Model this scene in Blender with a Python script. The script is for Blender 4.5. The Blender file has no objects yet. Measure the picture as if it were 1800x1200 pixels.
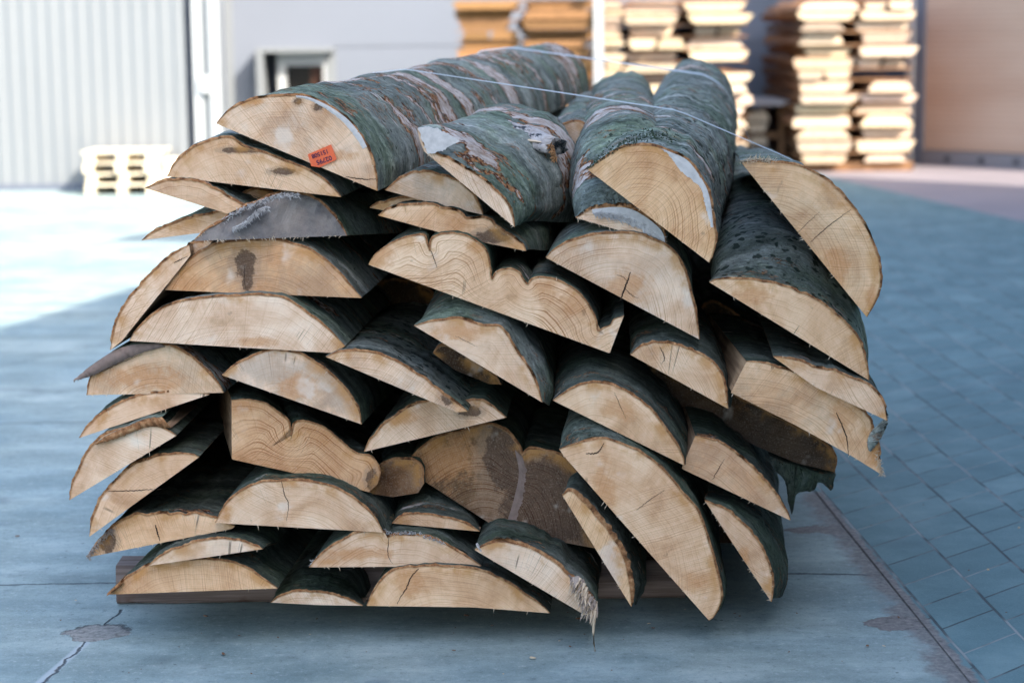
import bpy, math, random
import numpy as np
from mathutils import Vector, Matrix, noise as mnoise
from mathutils.bvhtree import BVHTree
SC = bpy.context.scene
COL = SC.collection
random.seed(7)
RAD = math.radians
# ------------------------------------------------------------------ camera, world, sun, exposure
CAM_H, F = 1.42, 3500.0
PITCH, ROLL = RAD(8.77), RAD(0.6)
cd = bpy.data.cameras.new('camera'); cam = bpy.data.objects.new('camera', cd); COL.objects.link(cam)
CM = Matrix.Translation((0, 0, CAM_H)) @ Matrix.Rotation(math.pi/2-PITCH, 4, 'X') @ Matrix.Rotation(-ROLL, 4, 'Z')
cam.matrix_world = CM
cd.sensor_width = 36; cd.lens = F/1800*36; cd.clip_end = 500; cd.clip_start = .05
cd.dof.use_dof = True; cd.dof.focus_distance = 4.75; cd.dof.aperture_fstop = 2.7
SC.camera = cam
SUN = Vector((-0.55, 0.55, -0.62)).normalized()        # direction the sunlight travels
w = bpy.data.worlds.new('World'); SC.world = w; w.use_nodes = True
wn = w.node_tree.nodes; bg = wn['Background']
sky = wn.new('ShaderNodeTexSky'); sky.sky_type = 'NISHITA'; sky.sun_disc = False
sky.sun_elevation = math.asin(-SUN.z); sky.sun_rotation = math.atan2(-SUN.x, -SUN.y)
sky.air_density = 1.0; sky.dust_density = 2.2; sky.ozone_density = 0.35
w.node_tree.links.new(sky.outputs[0], bg.inputs[0]); bg.inputs[1].default_value = 0.15
sl = bpy.data.lights.new('sun', 'SUN'); sl.energy = 2.4; sl.angle = RAD(0.5); sl.color = (1, .93, .82)
so = bpy.data.objects.new('sun', sl); COL.objects.link(so)
so.rotation_euler = (-SUN).to_track_quat('Z', 'Y').to_euler()
vs = SC.view_settings; vs.view_transform = 'Standard'; vs.look = 'None'; vs.gamma = 1; vs.use_curve_mapping = False
vs.exposure = 2.25

def ray(px, py):
    v = Vector(((px-900)/F, (600-py)/F, -1.0))
    return CM.to_3x3() @ v
def at(px, py, Y):
    d = ray(px, py); t = Y/d.y
    return Vector((d.x*t, Y, CAM_H+d.z*t))
def gnd(px, py, z=0.0):
    d = ray(px, py); t = (z-CAM_H)/d.z
    return Vector((d.x*t, d.y*t, z))

# ------------------------------------------------------------------ node helpers
class NT:
    def __init__(s, name):
        s.m = bpy.data.materials.new(name); s.m.use_nodes = True; s.t = s.m.node_tree; s.t.nodes.clear()
        s.out = s.t.nodes.new('ShaderNodeOutputMaterial'); s.b = s.t.nodes.new('ShaderNodeBsdfPrincipled')
        s.t.links.new(s.b.outputs[0], s.out.inputs[0]); s.b.inputs['Roughness'].default_value = .7
        s.b.inputs['Specular IOR Level'].default_value = .3
    def set(s, sock, v):
        if v is None: return
        if isinstance(v, bpy.types.NodeSocket): s.t.links.new(v, sock)
        elif isinstance(v, (tuple, list)):
            sock.default_value = tuple(v)+(1.0,) if (len(v) == 3 and len(sock.default_value) == 4) else tuple(v)
        else: sock.default_value = v
    def pos(s): return s.t.nodes.new('ShaderNodeNewGeometry').outputs['Position']
    def nrm(s): return s.t.nodes.new('ShaderNodeNewGeometry').outputs['Normal']
    def obj(s): return s.t.nodes.new('ShaderNodeTexCoord').outputs['Object']
    def info(s): return s.t.nodes.new('ShaderNodeObjectInfo')
    def attr(s, n): a = s.t.nodes.new('ShaderNodeAttribute'); a.attribute_name = n; return a.outputs['Fac']
    def attrc(s, n): a = s.t.nodes.new('ShaderNodeAttribute'); a.attribute_name = n; return a.outputs['Vector']
    def ma(s, op, a, b=None, c=None, clamp=False):
        n = s.t.nodes.new('ShaderNodeMath'); n.operation = op; n.use_clamp = clamp
        s.set(n.inputs[0], a); s.set(n.inputs[1], b); s.set(n.inputs[2], c); return n.outputs[0]
    def vm(s, op, a, b=None, o=0):
        n = s.t.nodes.new('ShaderNodeVectorMath'); n.operation = op
        s.set(n.inputs[0], a)
        if op == 'SCALE': s.set(n.inputs['Scale'], b)
        else: s.set(n.inputs[1], b)
        return n.outputs['Value'] if op in ('DOT_PRODUCT', 'LENGTH', 'DISTANCE') else n.outputs[0]
    def noise(s, v, scale=1., detail=3., rough=.55, dist=0., col=False):
        n = s.t.nodes.new('ShaderNodeTexNoise'); s.set(n.inputs['Vector'], v); n.inputs['Scale'].default_value = scale
        n.inputs['Detail'].default_value = detail; n.inputs['Roughness'].default_value = rough; n.inputs['Distortion'].default_value = dist
        return n.outputs['Color'] if col else n.outputs['Fac']
    def noise1(s, wv, detail=2., rough=.5):
        n = s.t.nodes.new('ShaderNodeTexNoise'); n.noise_dimensions = '1D'; s.set(n.inputs['W'], wv); n.inputs['Scale'].default_value = 1
        n.inputs['Detail'].default_value = detail; n.inputs['Roughness'].default_value = rough; return n.outputs['Fac']
    def voro(s, v, scale, feature='F1', rnd=1.):
        n = s.t.nodes.new('ShaderNodeTexVoronoi'); n.feature = feature; s.set(n.inputs['Vector'], v); n.inputs['Scale'].default_value = scale
        n.inputs['Randomness'].default_value = rnd; return n.outputs['Distance']
    def ramp(s, f, pts, mode='LINEAR'):
        n = s.t.nodes.new('ShaderNodeValToRGB'); s.set(n.inputs[0], f); cr = n.color_ramp; cr.interpolation = mode
        while len(cr.elements) < len(pts): cr.elements.new(.5)
        for e, (p, c) in zip(cr.elements, pts):
            e.position = p; e.color = (c, c, c, 1) if isinstance(c, (int, float)) else tuple(c)+(1,)
        return n.outputs[0]
    def sm(s, f, a, b):       # smoothstep a..b (a may be > b)
        n = s.t.nodes.new('ShaderNodeMapRange'); n.interpolation_type = 'SMOOTHSTEP'; s.set(n.inputs[0], f)
        if a < b: vals = (a, b, 0, 1)
        else: vals = (b, a, 1, 0)
        for i, v in enumerate(vals): n.inputs[i+1].default_value = v
        return n.outputs[0]
    def mix(s, f, a, b, mode='MIX'):
        n = s.t.nodes.new('ShaderNodeMix'); n.data_type = 'RGBA'; n.blend_type = mode
        s.set(n.inputs[0], f); s.set(n.inputs[6], a); s.set(n.inputs[7], b); return n.outputs[2]
    def comb(s, x, y, z):
        n = s.t.nodes.new('ShaderNodeCombineXYZ'); s.set(n.inputs[0], x); s.set(n.inputs[1], y); s.set(n.inputs[2], z); return n.outputs[0]
    def sep(s, v):
        n = s.t.nodes.new('ShaderNodeSeparateXYZ'); s.set(n.inputs[0], v); return n.outputs
    def bump(s, h, strength=.5, dist=.01):
        n = s.t.nodes.new('ShaderNodeBump'); s.set(n.inputs['Height'], h); n.inputs['Strength'].default_value = strength
        n.inputs['Distance'].default_value = dist; s.t.links.new(n.outputs[0], s.b.inputs['Normal'])
    def base(s, c): s.set(s.b.inputs['Base Color'], c)
    def rough(s, c): s.set(s.b.inputs['Roughness'], c)
    def segd(s, p, a, b):    # distance from p (xy) to segment
        ba = (b[0]-a[0], b[1]-a[1], 0); L2 = ba[0]**2+ba[1]**2
        pa = s.vm('SUBTRACT', p, (a[0], a[1], 0))
        h = s.ma('DIVIDE', s.vm('DOT_PRODUCT', pa, ba), L2, clamp=True)
        q = s.vm('SUBTRACT', pa, s.vm('SCALE', ba, h))
        return s.vm('LENGTH', q)

# ------------------------------------------------------------------ materials
def m_end(kind='fresh'):
    k = NT('end_grain_'+kind); inf = k.info(); rnd = inf.outputs['Random']; tint = inf.outputs['Color']; al = inf.outputs['Alpha']
    o = k.obj(); sh = k.comb(k.ma('MULTIPLY', rnd, 37.), k.ma('MULTIPLY', rnd, 11.), k.ma('MULTIPLY', rnd, 23.))
    p = k.vm('ADD', o, sh)
    ring = k.attr('ring'); edge = k.attr('edge'); ang = k.attr('ang')
    dst = k.ma('MULTIPLY', k.ma('SUBTRACT', k.noise(p, 10, 2), .5), .012)
    dst2 = k.ma('MULTIPLY', k.ma('SUBTRACT', k.noise(p, 60, 2), .5), .0022)
    r = k.ma('ADD', k.ma('ADD', ring, dst), dst2)
    rn = k.noise1(k.ma('MULTIPLY', r, 260.), 1.0)
    fine = k.noise1(k.ma('MULTIPLY', r, 620.), 1.0)
    rings = k.sm(rn, .48, .66)
    base = k.ramp(k.noise(p, 9, 5, .62, .6), [(.28, (.54, .335, .195)), (.42, (.71, .475, .310)), (.56, (.83, .615, .440)), (.72, (.92, .745, .585))])
    if kind == 'brown_shaded': base = k.ramp(k.noise(p, 9, 5, .65, .6), [(.28, (.05, .026, .012)), (.5, (.15, .085, .040)), (.75, (.26, .155, .075))])  # brown wood, darkened further to paint the shade deep in the pile
    if kind == 'grey': base = k.ramp(k.noise(p, 12, 6, .7, .3), [(.3, (.085, .085, .095)), (.5, (.20, .20, .215)), (.72, (.36, .35, .35))])
    r7 = k.ma('FRACT', k.ma('MULTIPLY', rnd, 7.31)); r13 = k.ma('FRACT', k.ma('MULTIPLY', rnd, 13.7))
    base = k.mix(1., base, k.mix(r7, (.96, .83, .70), (1.06, 1.04, 1.03)), 'MULTIPLY')
    base = k.mix(k.ma('MULTIPLY', k.ma('MULTIPLY', r13, r13), k.ma('MULTIPLY', k.sm(k.noise(p, 6, 5, .7), .40, .62), .55)), base, (.34, .26, .20))
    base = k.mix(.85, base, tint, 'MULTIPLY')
    so_, sd_ = k.attr('stain_o'), k.attr('stain_d'); sn = k.ma('SUBTRACT', k.noise(p, 38, 5, .72), .5)
    fo = k.sm(k.ma('ADD', so_, k.ma('MULTIPLY', sn, 1.5)), .25, .75); fd = k.sm(k.ma('ADD', sd_, k.ma('MULTIPLY', sn, .9)), .42, .56)
    base = k.mix(k.ma('MULTIPLY', fo, .70), base, k.mix(k.noise(p, 70, 3), (.50, .20, .060), (.70, .38, .18)))
    base = k.mix(k.ma('MULTIPLY', k.ma('MULTIPLY', k.sm(k.ma('ADD', sd_, k.ma('MULTIPLY', sn, .8)), .10, .35), .6), .9), base, (.42, .27, .17))
    base = k.mix(k.ma('MULTIPLY', fd, .92), base, k.mix(k.noise(p, 60, 4, .7), (.035, .018, .010), (.20, .12, .075)))
    # rings, darker late wood
    amt = k.ma('MULTIPLY', k.ma('MULTIPLY', rings, al), k.sm(k.noise(p, 5, 2), .35, .65))
    amt = k.ma('ADD', amt, k.ma('MULTIPLY', rings, k.ma('MULTIPLY', al, .35)))
    c = k.mix(k.ma('MULTIPLY', amt, .66), base, k.mix(1., base, (.52, .33, .18), 'MULTIPLY'))
    c = k.mix(k.ma('MULTIPLY', k.sm(fine, .45, .8), .22), c, k.mix(1., c, (.70, .58, .44), 'MULTIPLY'))
    # rays and fine checks running out from the pith
    ray_ = k.noise1(k.ma('ADD', k.ma('MULTIPLY', ang, 55.), k.ma('MULTIPLY', dst, 60.)), 3.0, .7)
    c = k.mix(k.ma('MULTIPLY', k.sm(ray_, .52, .75), k.ma('MULTIPLY', k.sm(k.noise(p, 6, 2), .42, .62), .32)), c, k.mix(1., c, (.66, .50, .36), 'MULTIPLY'))
    crk = k.ma('MULTIPLY', k.sm(k.ma('ABSOLUTE', k.ma('SUBTRACT', k.noise1(k.ma('MULTIPLY', ang, 9.), 1.0), .5)), .008, .0), k.sm(k.noise(p, 9, 1), .64, .70))
    c = k.mix(k.ma('MULTIPLY', crk, .75), c, (.06, .03, .015))
    # saw marks: fine parallel scratches across the cut
    va = k.t.nodes.new('ShaderNodeVectorRotate'); va.rotation_type = 'Y_AXIS'; k.set(va.inputs['Vector'], o); k.set(va.inputs['Angle'], k.ma('MULTIPLY', rnd, 3.14))
    sx = k.sep(va.outputs[0])
    saww = k.ma('ADD', k.ma('MULTIPLY', sx[0], 330.), k.ma('MULTIPLY', k.noise(o, 8, 1), 6.))
    saw = k.noise1(saww, 3., .75)
    sawm = k.sm(k.noise(p, 4, 2), .4, .6)
    c = k.mix(k.ma('MULTIPLY', k.sm(saw, .45, .70), k.ma('MULTIPLY', sawm, .70)), c, k.mix(1., c, (.60, .49, .38), 'MULTIPLY'))
    fz = k.sm(k.noise(k.vm('MULTIPLY', p, (1, 1, 1)), 260, 3, .7), .5, .8)
    c = k.mix(k.ma('MULTIPLY', fz, .22), c, (.85, .70, .55))
    # bleached, moist and orange stained areas
    c = k.mix(k.ma('MULTIPLY', k.sm(k.noise(p, 11, 3), .60, .72), .5), c, (.83, .72, .60))
    st = k.noise(p, 17, 4, .6)
    eds = k.ma('MULTIPLY', k.sm(edge, .035, .004), k.sm(st, .46, .66))
    c = k.mix(k.ma('MULTIPLY', eds, .75), c, (.50, .23, .06) if kind != 'grey' else (.12, .10, .09))
    c = k.mix(k.ma('MULTIPLY', k.sm(k.ma('ADD', edge, k.ma('MULTIPLY', st, .004)), .0055, .0035), .55), c, (.40, .20, .08))
    spot = k.sm(k.noise(p, 5.5, 5, .7, .8), .665, .74)
    c = k.mix(k.ma('MULTIPLY', spot, .55), c, (.20, .10, .045))
    dark = k.sm(k.noise(p, 30, 3), .70, .78)
    c = k.mix(k.ma('MULTIPLY', dark, .35), c, (.12, .07, .04))
    if kind == 'grey': c = k.mix(.75, c, base)
    k.base(c); k.rough(.82)
    h = k.ma('ADD', k.ma('MULTIPLY', saw, .6), k.ma('ADD', k.ma('MULTIPLY', k.noise(p, 300, 3, .7), .7), k.ma('MULTIPLY', rn, .5)))
    k.bump(h, .55 if kind != 'grey' else .9, .0022)
    return k.m

def m_sawn():
    k = NT('sawn_face'); o = k.obj(); inf = k.info(); rnd = inf.outputs['Random']
    p = k.vm('ADD', o, k.comb(k.ma('MULTIPLY', rnd, 31.), 0, 0))
    g = k.noise(k.vm('MULTIPLY', p, (60, 2.2, 60)), 1, 4, .6)
    c = k.ramp(g, [(.3, (.16, .095, .055)), (.5, (.34, .22, .135)), (.7, (.48, .34, .22))])
    c = k.mix(k.sm(k.noise(p, 3, 4), .5, .62), c, k.mix(1., c, (.55, .50, .46), 'MULTIPLY'))
    k.base(k.mix(.5, c, inf.outputs['Color'], 'MULTIPLY')); k.rough(.85); k.bump(g, .4, .003); return k.m

def m_bark(kind):
    k = NT('bark_'+kind); inf = k.info(); rnd = inf.outputs['Random']; al = inf.outputs['Alpha']
    p = k.vm('ADD', k.attrc('bco'), k.comb(k.ma('MULTIPLY', rnd, 17.), k.ma('MULTIPLY', rnd, 41.), k.ma('MULTIPLY', rnd, 7.)))
    wp = k.vm('ADD', p, k.vm('SCALE', k.vm('SUBTRACT', k.noise(p, 6, 3, .6, col=True), (.5, .5, .5)), .07))
    a = k.noise(k.vm('MULTIPLY', wp, (4, 17, 4)), 1, 6, .66)
    b = k.noise(k.vm('MULTIPLY', p, (30, 130, 30)), 1, 4, .65)
    lo = k.noise(p, 4, 3)
    base = k.ramp(a, [(.32, (.058, .066, .056)), (.44, (.135, .153, .130)), (.56, (.225, .246, .214)), (.70, (.42, .43, .39))])
    base = k.mix(k.sm(lo, .45, .62), base, k.mix(1., base, (.78, .90, .74), 'MULTIPLY'))
    base = k.mix(k.ma('MULTIPLY', k.sm(b, .50, .72), .45), base, (.33, .37, .365))
    base = k.mix(k.ma('MULTIPLY', k.sm(k.noise(p, 120, 3, .7), .55, .72), .6), base, (.030, .042, .040))
    if kind == 'plain': base = k.mix(1., base, (.48, .50, .47), 'MULTIPLY')  # darker copy for bark between the logs, shade of the gaps painted in
    mot = k.noise(p, 55, 5, .75); base = k.mix(k.ma('MULTIPLY', k.sm(mot, .52, .68), .6), base, k.mix(1., base, (1.9, 1.85, 1.8), 'MULTIPLY')); base = k.mix(k.ma('MULTIPLY', k.sm(mot, .46, .34), .65), base, k.mix(1., base, (.30, .33, .32), 'MULTIPLY'))
    q = k.noise(k.vm('MULTIPLY', wp, (2.6, 5.5, 2.6)), 1, 6, .62)
    q = k.ma('ADD', q, k.ma('MULTIPLY', k.ma('SUBTRACT', k.noise(p, 40, 3, .7), .5), .07))
    q = k.ma('ADD', q, k.ma('MULTIPLY', k.ma('SUBTRACT', al, 1. if kind != 'plain' else 1.25), .22))
    inner = k.ramp(k.noise(k.vm('MULTIPLY', p, (30, 70, 30)), 1, 4), [(.32, (.30, .22, .17)), (.5, (.47, .40, .35)), (.72, (.62, .57, .53))])
    rust = k.mix(k.sm(k.noise(p, 90, 3), .4, .6), (.07, .026, .012), (.34, .16, .07))
    base = k.mix(k.sm(q, .600, .610), base, rust)
    base = k.mix(k.sm(q, .622, .640), base, inner)
    s2 = k.noise(k.vm('MULTIPLY', wp, (5.5, 22, 5.5)), 1, 5, .62)
    sel = k.sm(k.noise(p, 6, 2), .50, .58)
    rim = k.ma('MULTIPLY', k.sm(k.ma('ABSOLUTE', k.ma('SUBTRACT', s2, .57)), .016, .005), sel)
    base = k.mix(k.ma('MULTIPLY', rim, .85), base, rust)
    sl2 = k.ma('MULTIPLY', k.sm(s2, .645, .66), sel); base = k.mix(sl2, base, inner)
    if kind in ('mossy', 'flaky'):
        d = k.voro(k.vm('ADD', p, k.vm('SCALE', k.noise(p, 30, 2, col=True), .04)), 34)
        sp = k.sm(k.ma('ADD', d, k.ma('MULTIPLY', k.noise(p, 9, 2), .5)), .60 if kind == 'mossy' else .42, .50 if kind == 'mossy' else .34)
        base = k.mix(k.ma('MULTIPLY', sp, .85), base, (.018, .030, .022))
    k.base(base); k.rough(.97); k.b.inputs['Specular IOR Level'].default_value = .12
    crack = k.sm(k.ma('ABSOLUTE', k.ma('SUBTRACT', k.noise(k.vm('MULTIPLY', wp, (12, 60, 12)), 1, 3), .5)), .0, .035)
    h = k.ma('ADD', k.ma('ADD', k.ma('MULTIPLY', a, .8), k.ma('MULTIPLY', mot, .45)), k.ma('ADD', k.ma('MULTIPLY', b, .35), k.ma('ADD', k.ma('MULTIPLY', crack, .35), k.ma('MULTIPLY', k.sm(q, .58, .62), -.6))))
    k.bump(h, .9, .010); return k.m

def m_rim():
    k = NT('bark_cut_edge'); p = k.obj(); n = k.noise(p, 70, 4, .65)
    k.base(k.ramp(n, [(.3, (.08, .032, .014)), (.5, (.30, .135, .055)), (.68, (.48, .27, .13))])); k.rough(.9); k.bump(n, .8, .003); return k.m

def m_simple(name, c, rough=.7, n=0, scale=8, metal=0., amt=.25, bump=0., bd=.003):
    k = NT(name)
    if n:
        f = k.noise(k.obj(), scale, 4, .6)
        k.base(k.mix(f, tuple(x*(1-amt) for x in c), tuple(min(1, x*(1+amt)) for x in c)))
        if bump: k.bump(f, bump, bd)
    else: k.base(c)
    k.rough(rough); k.b.inputs['Metallic'].default_value = metal; return k.m

def m_beam():
    k = NT('beam_wood'); p = k.obj()
    g = k.noise(k.vm('MULTIPLY', p, (3, 70, 70)), 1, 5, .65); l = k.noise(p, 6, 4)
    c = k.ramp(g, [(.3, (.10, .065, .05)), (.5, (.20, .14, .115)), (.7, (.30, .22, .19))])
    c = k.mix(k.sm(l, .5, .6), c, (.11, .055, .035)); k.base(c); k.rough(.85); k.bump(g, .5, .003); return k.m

def m_lumber(name, c1, c2):
    k = NT(name); p = k.obj(); inf = k.info(); v = k.vm('ADD', p, k.comb(k.ma('MULTIPLY', inf.outputs['Random'], 50.), 0, 0))
    g = k.noise(k.vm('MULTIPLY', v, (14, 1.2, 14)), 1, 4, .6)
    c = k.mix(k.sm(g, .3, .7), c1, c2); c = k.mix(k.ma('MULTIPLY', k.sm(k.noise(v, 5, 3), .56, .68), .5), c, tuple(x*.35 for x in c1))
    k.base(k.mix(1., c, inf.outputs['Color'], 'MULTIPLY')); k.rough(.8); k.bump(g, .3, .004); return k.m

def m_ground():
    k = NT('concrete'); p = k.pos(); s = k.sep(p)
    wp = k.vm('ADD', p, k.vm('SCALE', k.vm('SUBTRACT', k.noise(p, 9, 4, .65, col=True), (.5, .5, .5)), .05))
    wp2 = k.vm('MULTIPLY', wp, (1, 1, 0))
    grit = k.noise(p, 42, 6, .85); lo = k.noise(p, .9, 5, .6); mid = k.noise(k.vm('MULTIPLY', p, (2.5, 5, 1)), 1, 6, .68); hi = k.noise(p, 170, 4, .75)
    c = k.ramp(mid, [(.28, (.160, .212, .200)), (.48, (.246, .306, .286)), (.66, (.365, .425, .398))])
    c = k.mix(k.sm(lo, .40, .62), c, k.mix(1., c, (.78, .86, .92), 'MULTIPLY'))
    c = k.mix(k.ma('MULTIPLY', k.sm(hi, .50, .75), .5), c, (.36, .43, .47))
    c = k.mix(k.ma('MULTIPLY', k.sm(hi, .45, .28), .5), c, (.05, .075, .09))
    c = k.mix(k.ma('MULTIPLY', k.sm(k.noise(k.vm('MULTIPLY', p, (1.5, 9, 1)), 1, 5, .7), .60, .72), .45), c, (.10, .14, .165))
    c = k.mix(k.ma('MULTIPLY', k.sm(grit, .54, .66), .6), c, (.44, .48, .47)); c = k.mix(k.ma('MULTIPLY', k.sm(grit, .46, .34), .6), c, (.07, .10, .105))
    pit = k.voro(p, 26); c = k.mix(k.ma('MULTIPLY', k.sm(k.ma('ADD', pit, k.noise(p, 3, 2)), .50, .44), .7), c, (.05, .065, .07))
    hsum = k.ma('ADD', k.ma('MULTIPLY', hi, .35), k.ma('MULTIPLY', grit, .4))
    # joints and cracks of the cast slabs
    def pt(x, y): g = gnd(x, y); return (g.x, g.y)
    P = pt
    segs = [(P(-300, 748), P(700, 735), .006), (P(-300, 1031), P(330, 1023), .005), (P(216, 1072), P(180, 1100), .0035), (P(150, 1128), P(110, 1168), .003), (P(110, 1168), P(40, 1235), .004),
            (P(1380, 1008), P(1620, 1012), .006), (P(-200, 690), P(260, 585), .003), (P(1500, 418), P(1800, 352), .016)]
    msk = None
    for i, (a, b, wd) in enumerate(segs):
        d = k.segd(wp2, a, b); m = k.sm(d, wd*1.6, wd*.4)
        msk = m if msk is None else k.ma('MAXIMUM', msk, m)
    pale = k.sm(k.segd(k.vm('MULTIPLY', p, (1, 1, 0)), P(150, 1130), P(40, 1225)), .016, .006)
    c = k.mix(k.ma('MULTIPLY', pale, .75), c, (.42, .46, .48))
    c = k.mix(k.ma('MULTIPLY', msk, .88), c, (.03, .042, .05))
    # spalled patches showing sandy bedding
    rim_shade = []; wpb = k.vm('ADD', p, k.vm('SCALE', k.vm('SUBTRACT', k.noise(p, 7, 5, .7, col=True), (.5, .5, .5)), .17))
    def blob(cx, cy, rx, ry, th=.0):
        g = gnd(cx, cy); q = k.vm('MULTIPLY', k.vm('SUBTRACT', wpb, (g.x, g.y, 0)), (1/rx, 1/ry, 0)); L_ = k.vm('LENGTH', q); rim_shade.append((k.ma('MULTIPLY', k.sm(k.ma('ABSOLUTE', k.ma('SUBTRACT', L_, .97)), .13, .03), k.sm(k.sep(q)[1], -.1, .5)))); return k.sm(L_, 1.03, .95)
    bl = blob(175, 1111, .085, .075)
    bl2 = k.ma('MAXIMUM', blob(1580, 1093, .085, .06), blob(1455, 930, .12, .05))
    sand = k.ramp(k.noise(p, 60, 4, .7), [(.3, (.10, .095, .085)), (.5, (.26, .25, .23)), (.7, (.36, .34, .31))])
    c = k.mix(bl, c, sand)
    brown = k.ramp(k.noise(p, 60, 4, .7), [(.3, (.085, .080, .078)), (.55, (.20, .18, .165)), (.7, (.28, .25, .225))])
    c = k.mix(bl2, c, brown)
    c = k.mix(k.ma('MULTIPLY', rim_shade[0], .8), c, (.04, .05, .055))  # dark far rim paints the shadow of the patch's broken edge
    # sand washed out of the paving joint
    dstr = k.ma('ADD', k.segd(k.vm('MULTIPLY', p, (1, 1, 0)), P(1440, 870), P(1712, 1200)), k.ma('MULTIPLY', k.ma('SUBTRACT', k.noise(p, 11, 5, .7), .5), .16))
    c = k.mix(k.ma('MULTIPLY', k.sm(dstr, .085, .03), .9), c, brown)
    # oil stains
    c = k.mix(k.ma('MULTIPLY', k.sm(k.noise(p, 2.2, 4, .6), .60, .70), .35), c, (.05, .075, .09))
    k.base(c); k.rough(k.ramp(mid, [(.3, .62), (.7, .85)]))
    h = k.ma('ADD', hsum, k.ma('ADD', k.ma('MULTIPLY', mid, .6), k.ma('MULTIPLY', k.ma('MAXIMUM', msk, k.ma('MAXIMUM', bl, bl2)), -1.6)))
    k.bump(h, .6, .006); return k.m

def m_paver():
    k = NT('paving_blocks'); p = k.pos(); s = k.sep(p)
    wob = k.ma('MULTIPLY', k.ma('SUBTRACT', k.noise(p, 7, 2), .5), .008)
    u = k.ma('ADD', k.ma('SUBTRACT', s[1], k.ma('MULTIPLY', s[0], PK)), wob); v = k.ma('ADD', k.ma('ADD', s[0], k.ma('MULTIPLY', s[1], PS)), k.ma('ADD', wob, PO))
    br = k.t.nodes.new('ShaderNodeTexBrick'); k.set(br.inputs['Vector'], k.comb(u, v, 0)); br.offset = .5; br.inputs['Scale'].default_value = 1
    br.inputs['Mortar Size'].default_value = .0046; br.inputs['Mortar Smooth'].default_value = .35; br.inputs['Bias'].default_value = 0
    br.inputs['Brick Width'].default_value = .20; br.inputs['Row Height'].default_value = .172
    br.inputs['Color1'].default_value = (.0, .0, .0, 1); br.inputs['Color2'].default_value = (1, 1, 1, 1)
    n = k.noise(p, 3, 5, .65); hi = k.noise(p, 190, 4, .75)
    c = k.ramp(n, [(.3, (.078, .148, .158)), (.5, (.122, .208, .215)), (.7, (.185, .275, .275))])
    c = k.mix(k.ma('MULTIPLY', br.outputs['Color'], .6), c, (.075, .145, .155))
    c = k.mix(k.ma('MULTIPLY', k.sm(hi, .52, .75), .35), c, (.25, .33, .37)); c = k.mix(k.ma('MULTIPLY', k.sm(hi, .45, .3), .4), c, (.04, .07, .09))
    c = k.mix(k.ma('MULTIPLY', k.sm(k.noise(p, 1.6, 4), .58, .68), .3), c, (.045, .085, .11))
    jc = k.mix(k.sm(k.noise(p, 4, 3), .42, .60), (.035, .045, .050), (.26, .27, .26))
    c = k.mix(k.ma('MULTIPLY', br.outputs['Fac'], .9), c, jc)
    # the first strip beside the slab is full of sand
    def P(x, y): g = gnd(x, y); return (g.x, g.y)
    d = k.ma('ADD', k.segd(k.vm('MULTIPLY', p, (1, 1, 0)), P(1436, 868), P(1705, 1200)), k.ma('MULTIPLY', k.ma('SUBTRACT', k.noise(p, 14, 5, .7), .5), .05))
    brown = k.ramp(k.noise(p, 60, 4, .7), [(.3, (.085, .080, .078)), (.55, (.20, .18, .165)), (.7, (.28, .25, .225))])
    c = k.mix(k.sm(d, .026, .014), c, brown)
    k.base(c); k.rough(.72)
    h = k.ma('ADD', k.ma('MULTIPLY', hi, .25), k.ma('MULTIPLY', br.outputs['Fac'], -1.2)); k.bump(h, .6, .006); return k.m

PK, PS, PO = .98, .04, 0.0
M_END, M_BROWN_SHADED, M_GREY = m_end('fresh'), m_end('brown_shaded'), m_end('grey')
M_SAWN, M_RIM, M_BEAM = m_sawn(), m_rim(), m_beam()
M_BARK = {x: m_bark(x) for x in ('flaky', 'mossy', 'plain', 'smooth')}
M_FIB = m_simple('wood_fibre', (.60, .46, .32), .8, 1, 60)
M_FIBG = m_simple('wood_fibre_grey', (.34, .27, .22), .85, 1, 60)
M_STRAP = m_simple('strap_plastic', (.42, .46, .48), .35)
M_MOSS = m_simple('moss', (.030, .050, .028), .9, 1, 90, amt=.6)

# ------------------------------------------------------------------ object helpers
def tag(o, label=None, cat=None, group=None, kind=None):
    if label: o['label'] = label
    if cat: o['category'] = cat
    if group: o['group'] = group
    if kind: o['kind'] = kind
    return o
def empty(name, loc, label=None, cat=None, group=None):
    o = bpy.data.objects.new(name, None); COL.objects.link(o); o.location = loc; o.empty_display_size = .1
    return tag(o, label, cat, group)
def mesh(name, V, Fs, mats, parent=None, mi=None, smooth=True, loc=None):
    me = bpy.data.meshes.new(name); me.from_pydata([tuple(v) for v in V], [], Fs)
    for m in (mats if isinstance(mats, (list, tuple)) else [mats]): me.materials.append(m)
    if mi is not None: me.polygons.foreach_set('material_index', mi)
    me.polygons.foreach_set('use_smooth', [smooth]*len(Fs)) if isinstance(smooth, bool) else me.polygons.foreach_set('use_smooth', smooth)
    me.update(); o = bpy.data.objects.new(name, me); COL.objects.link(o)
    if parent: o.parent = parent
    if loc is not None: o.location = loc
    return o
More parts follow.
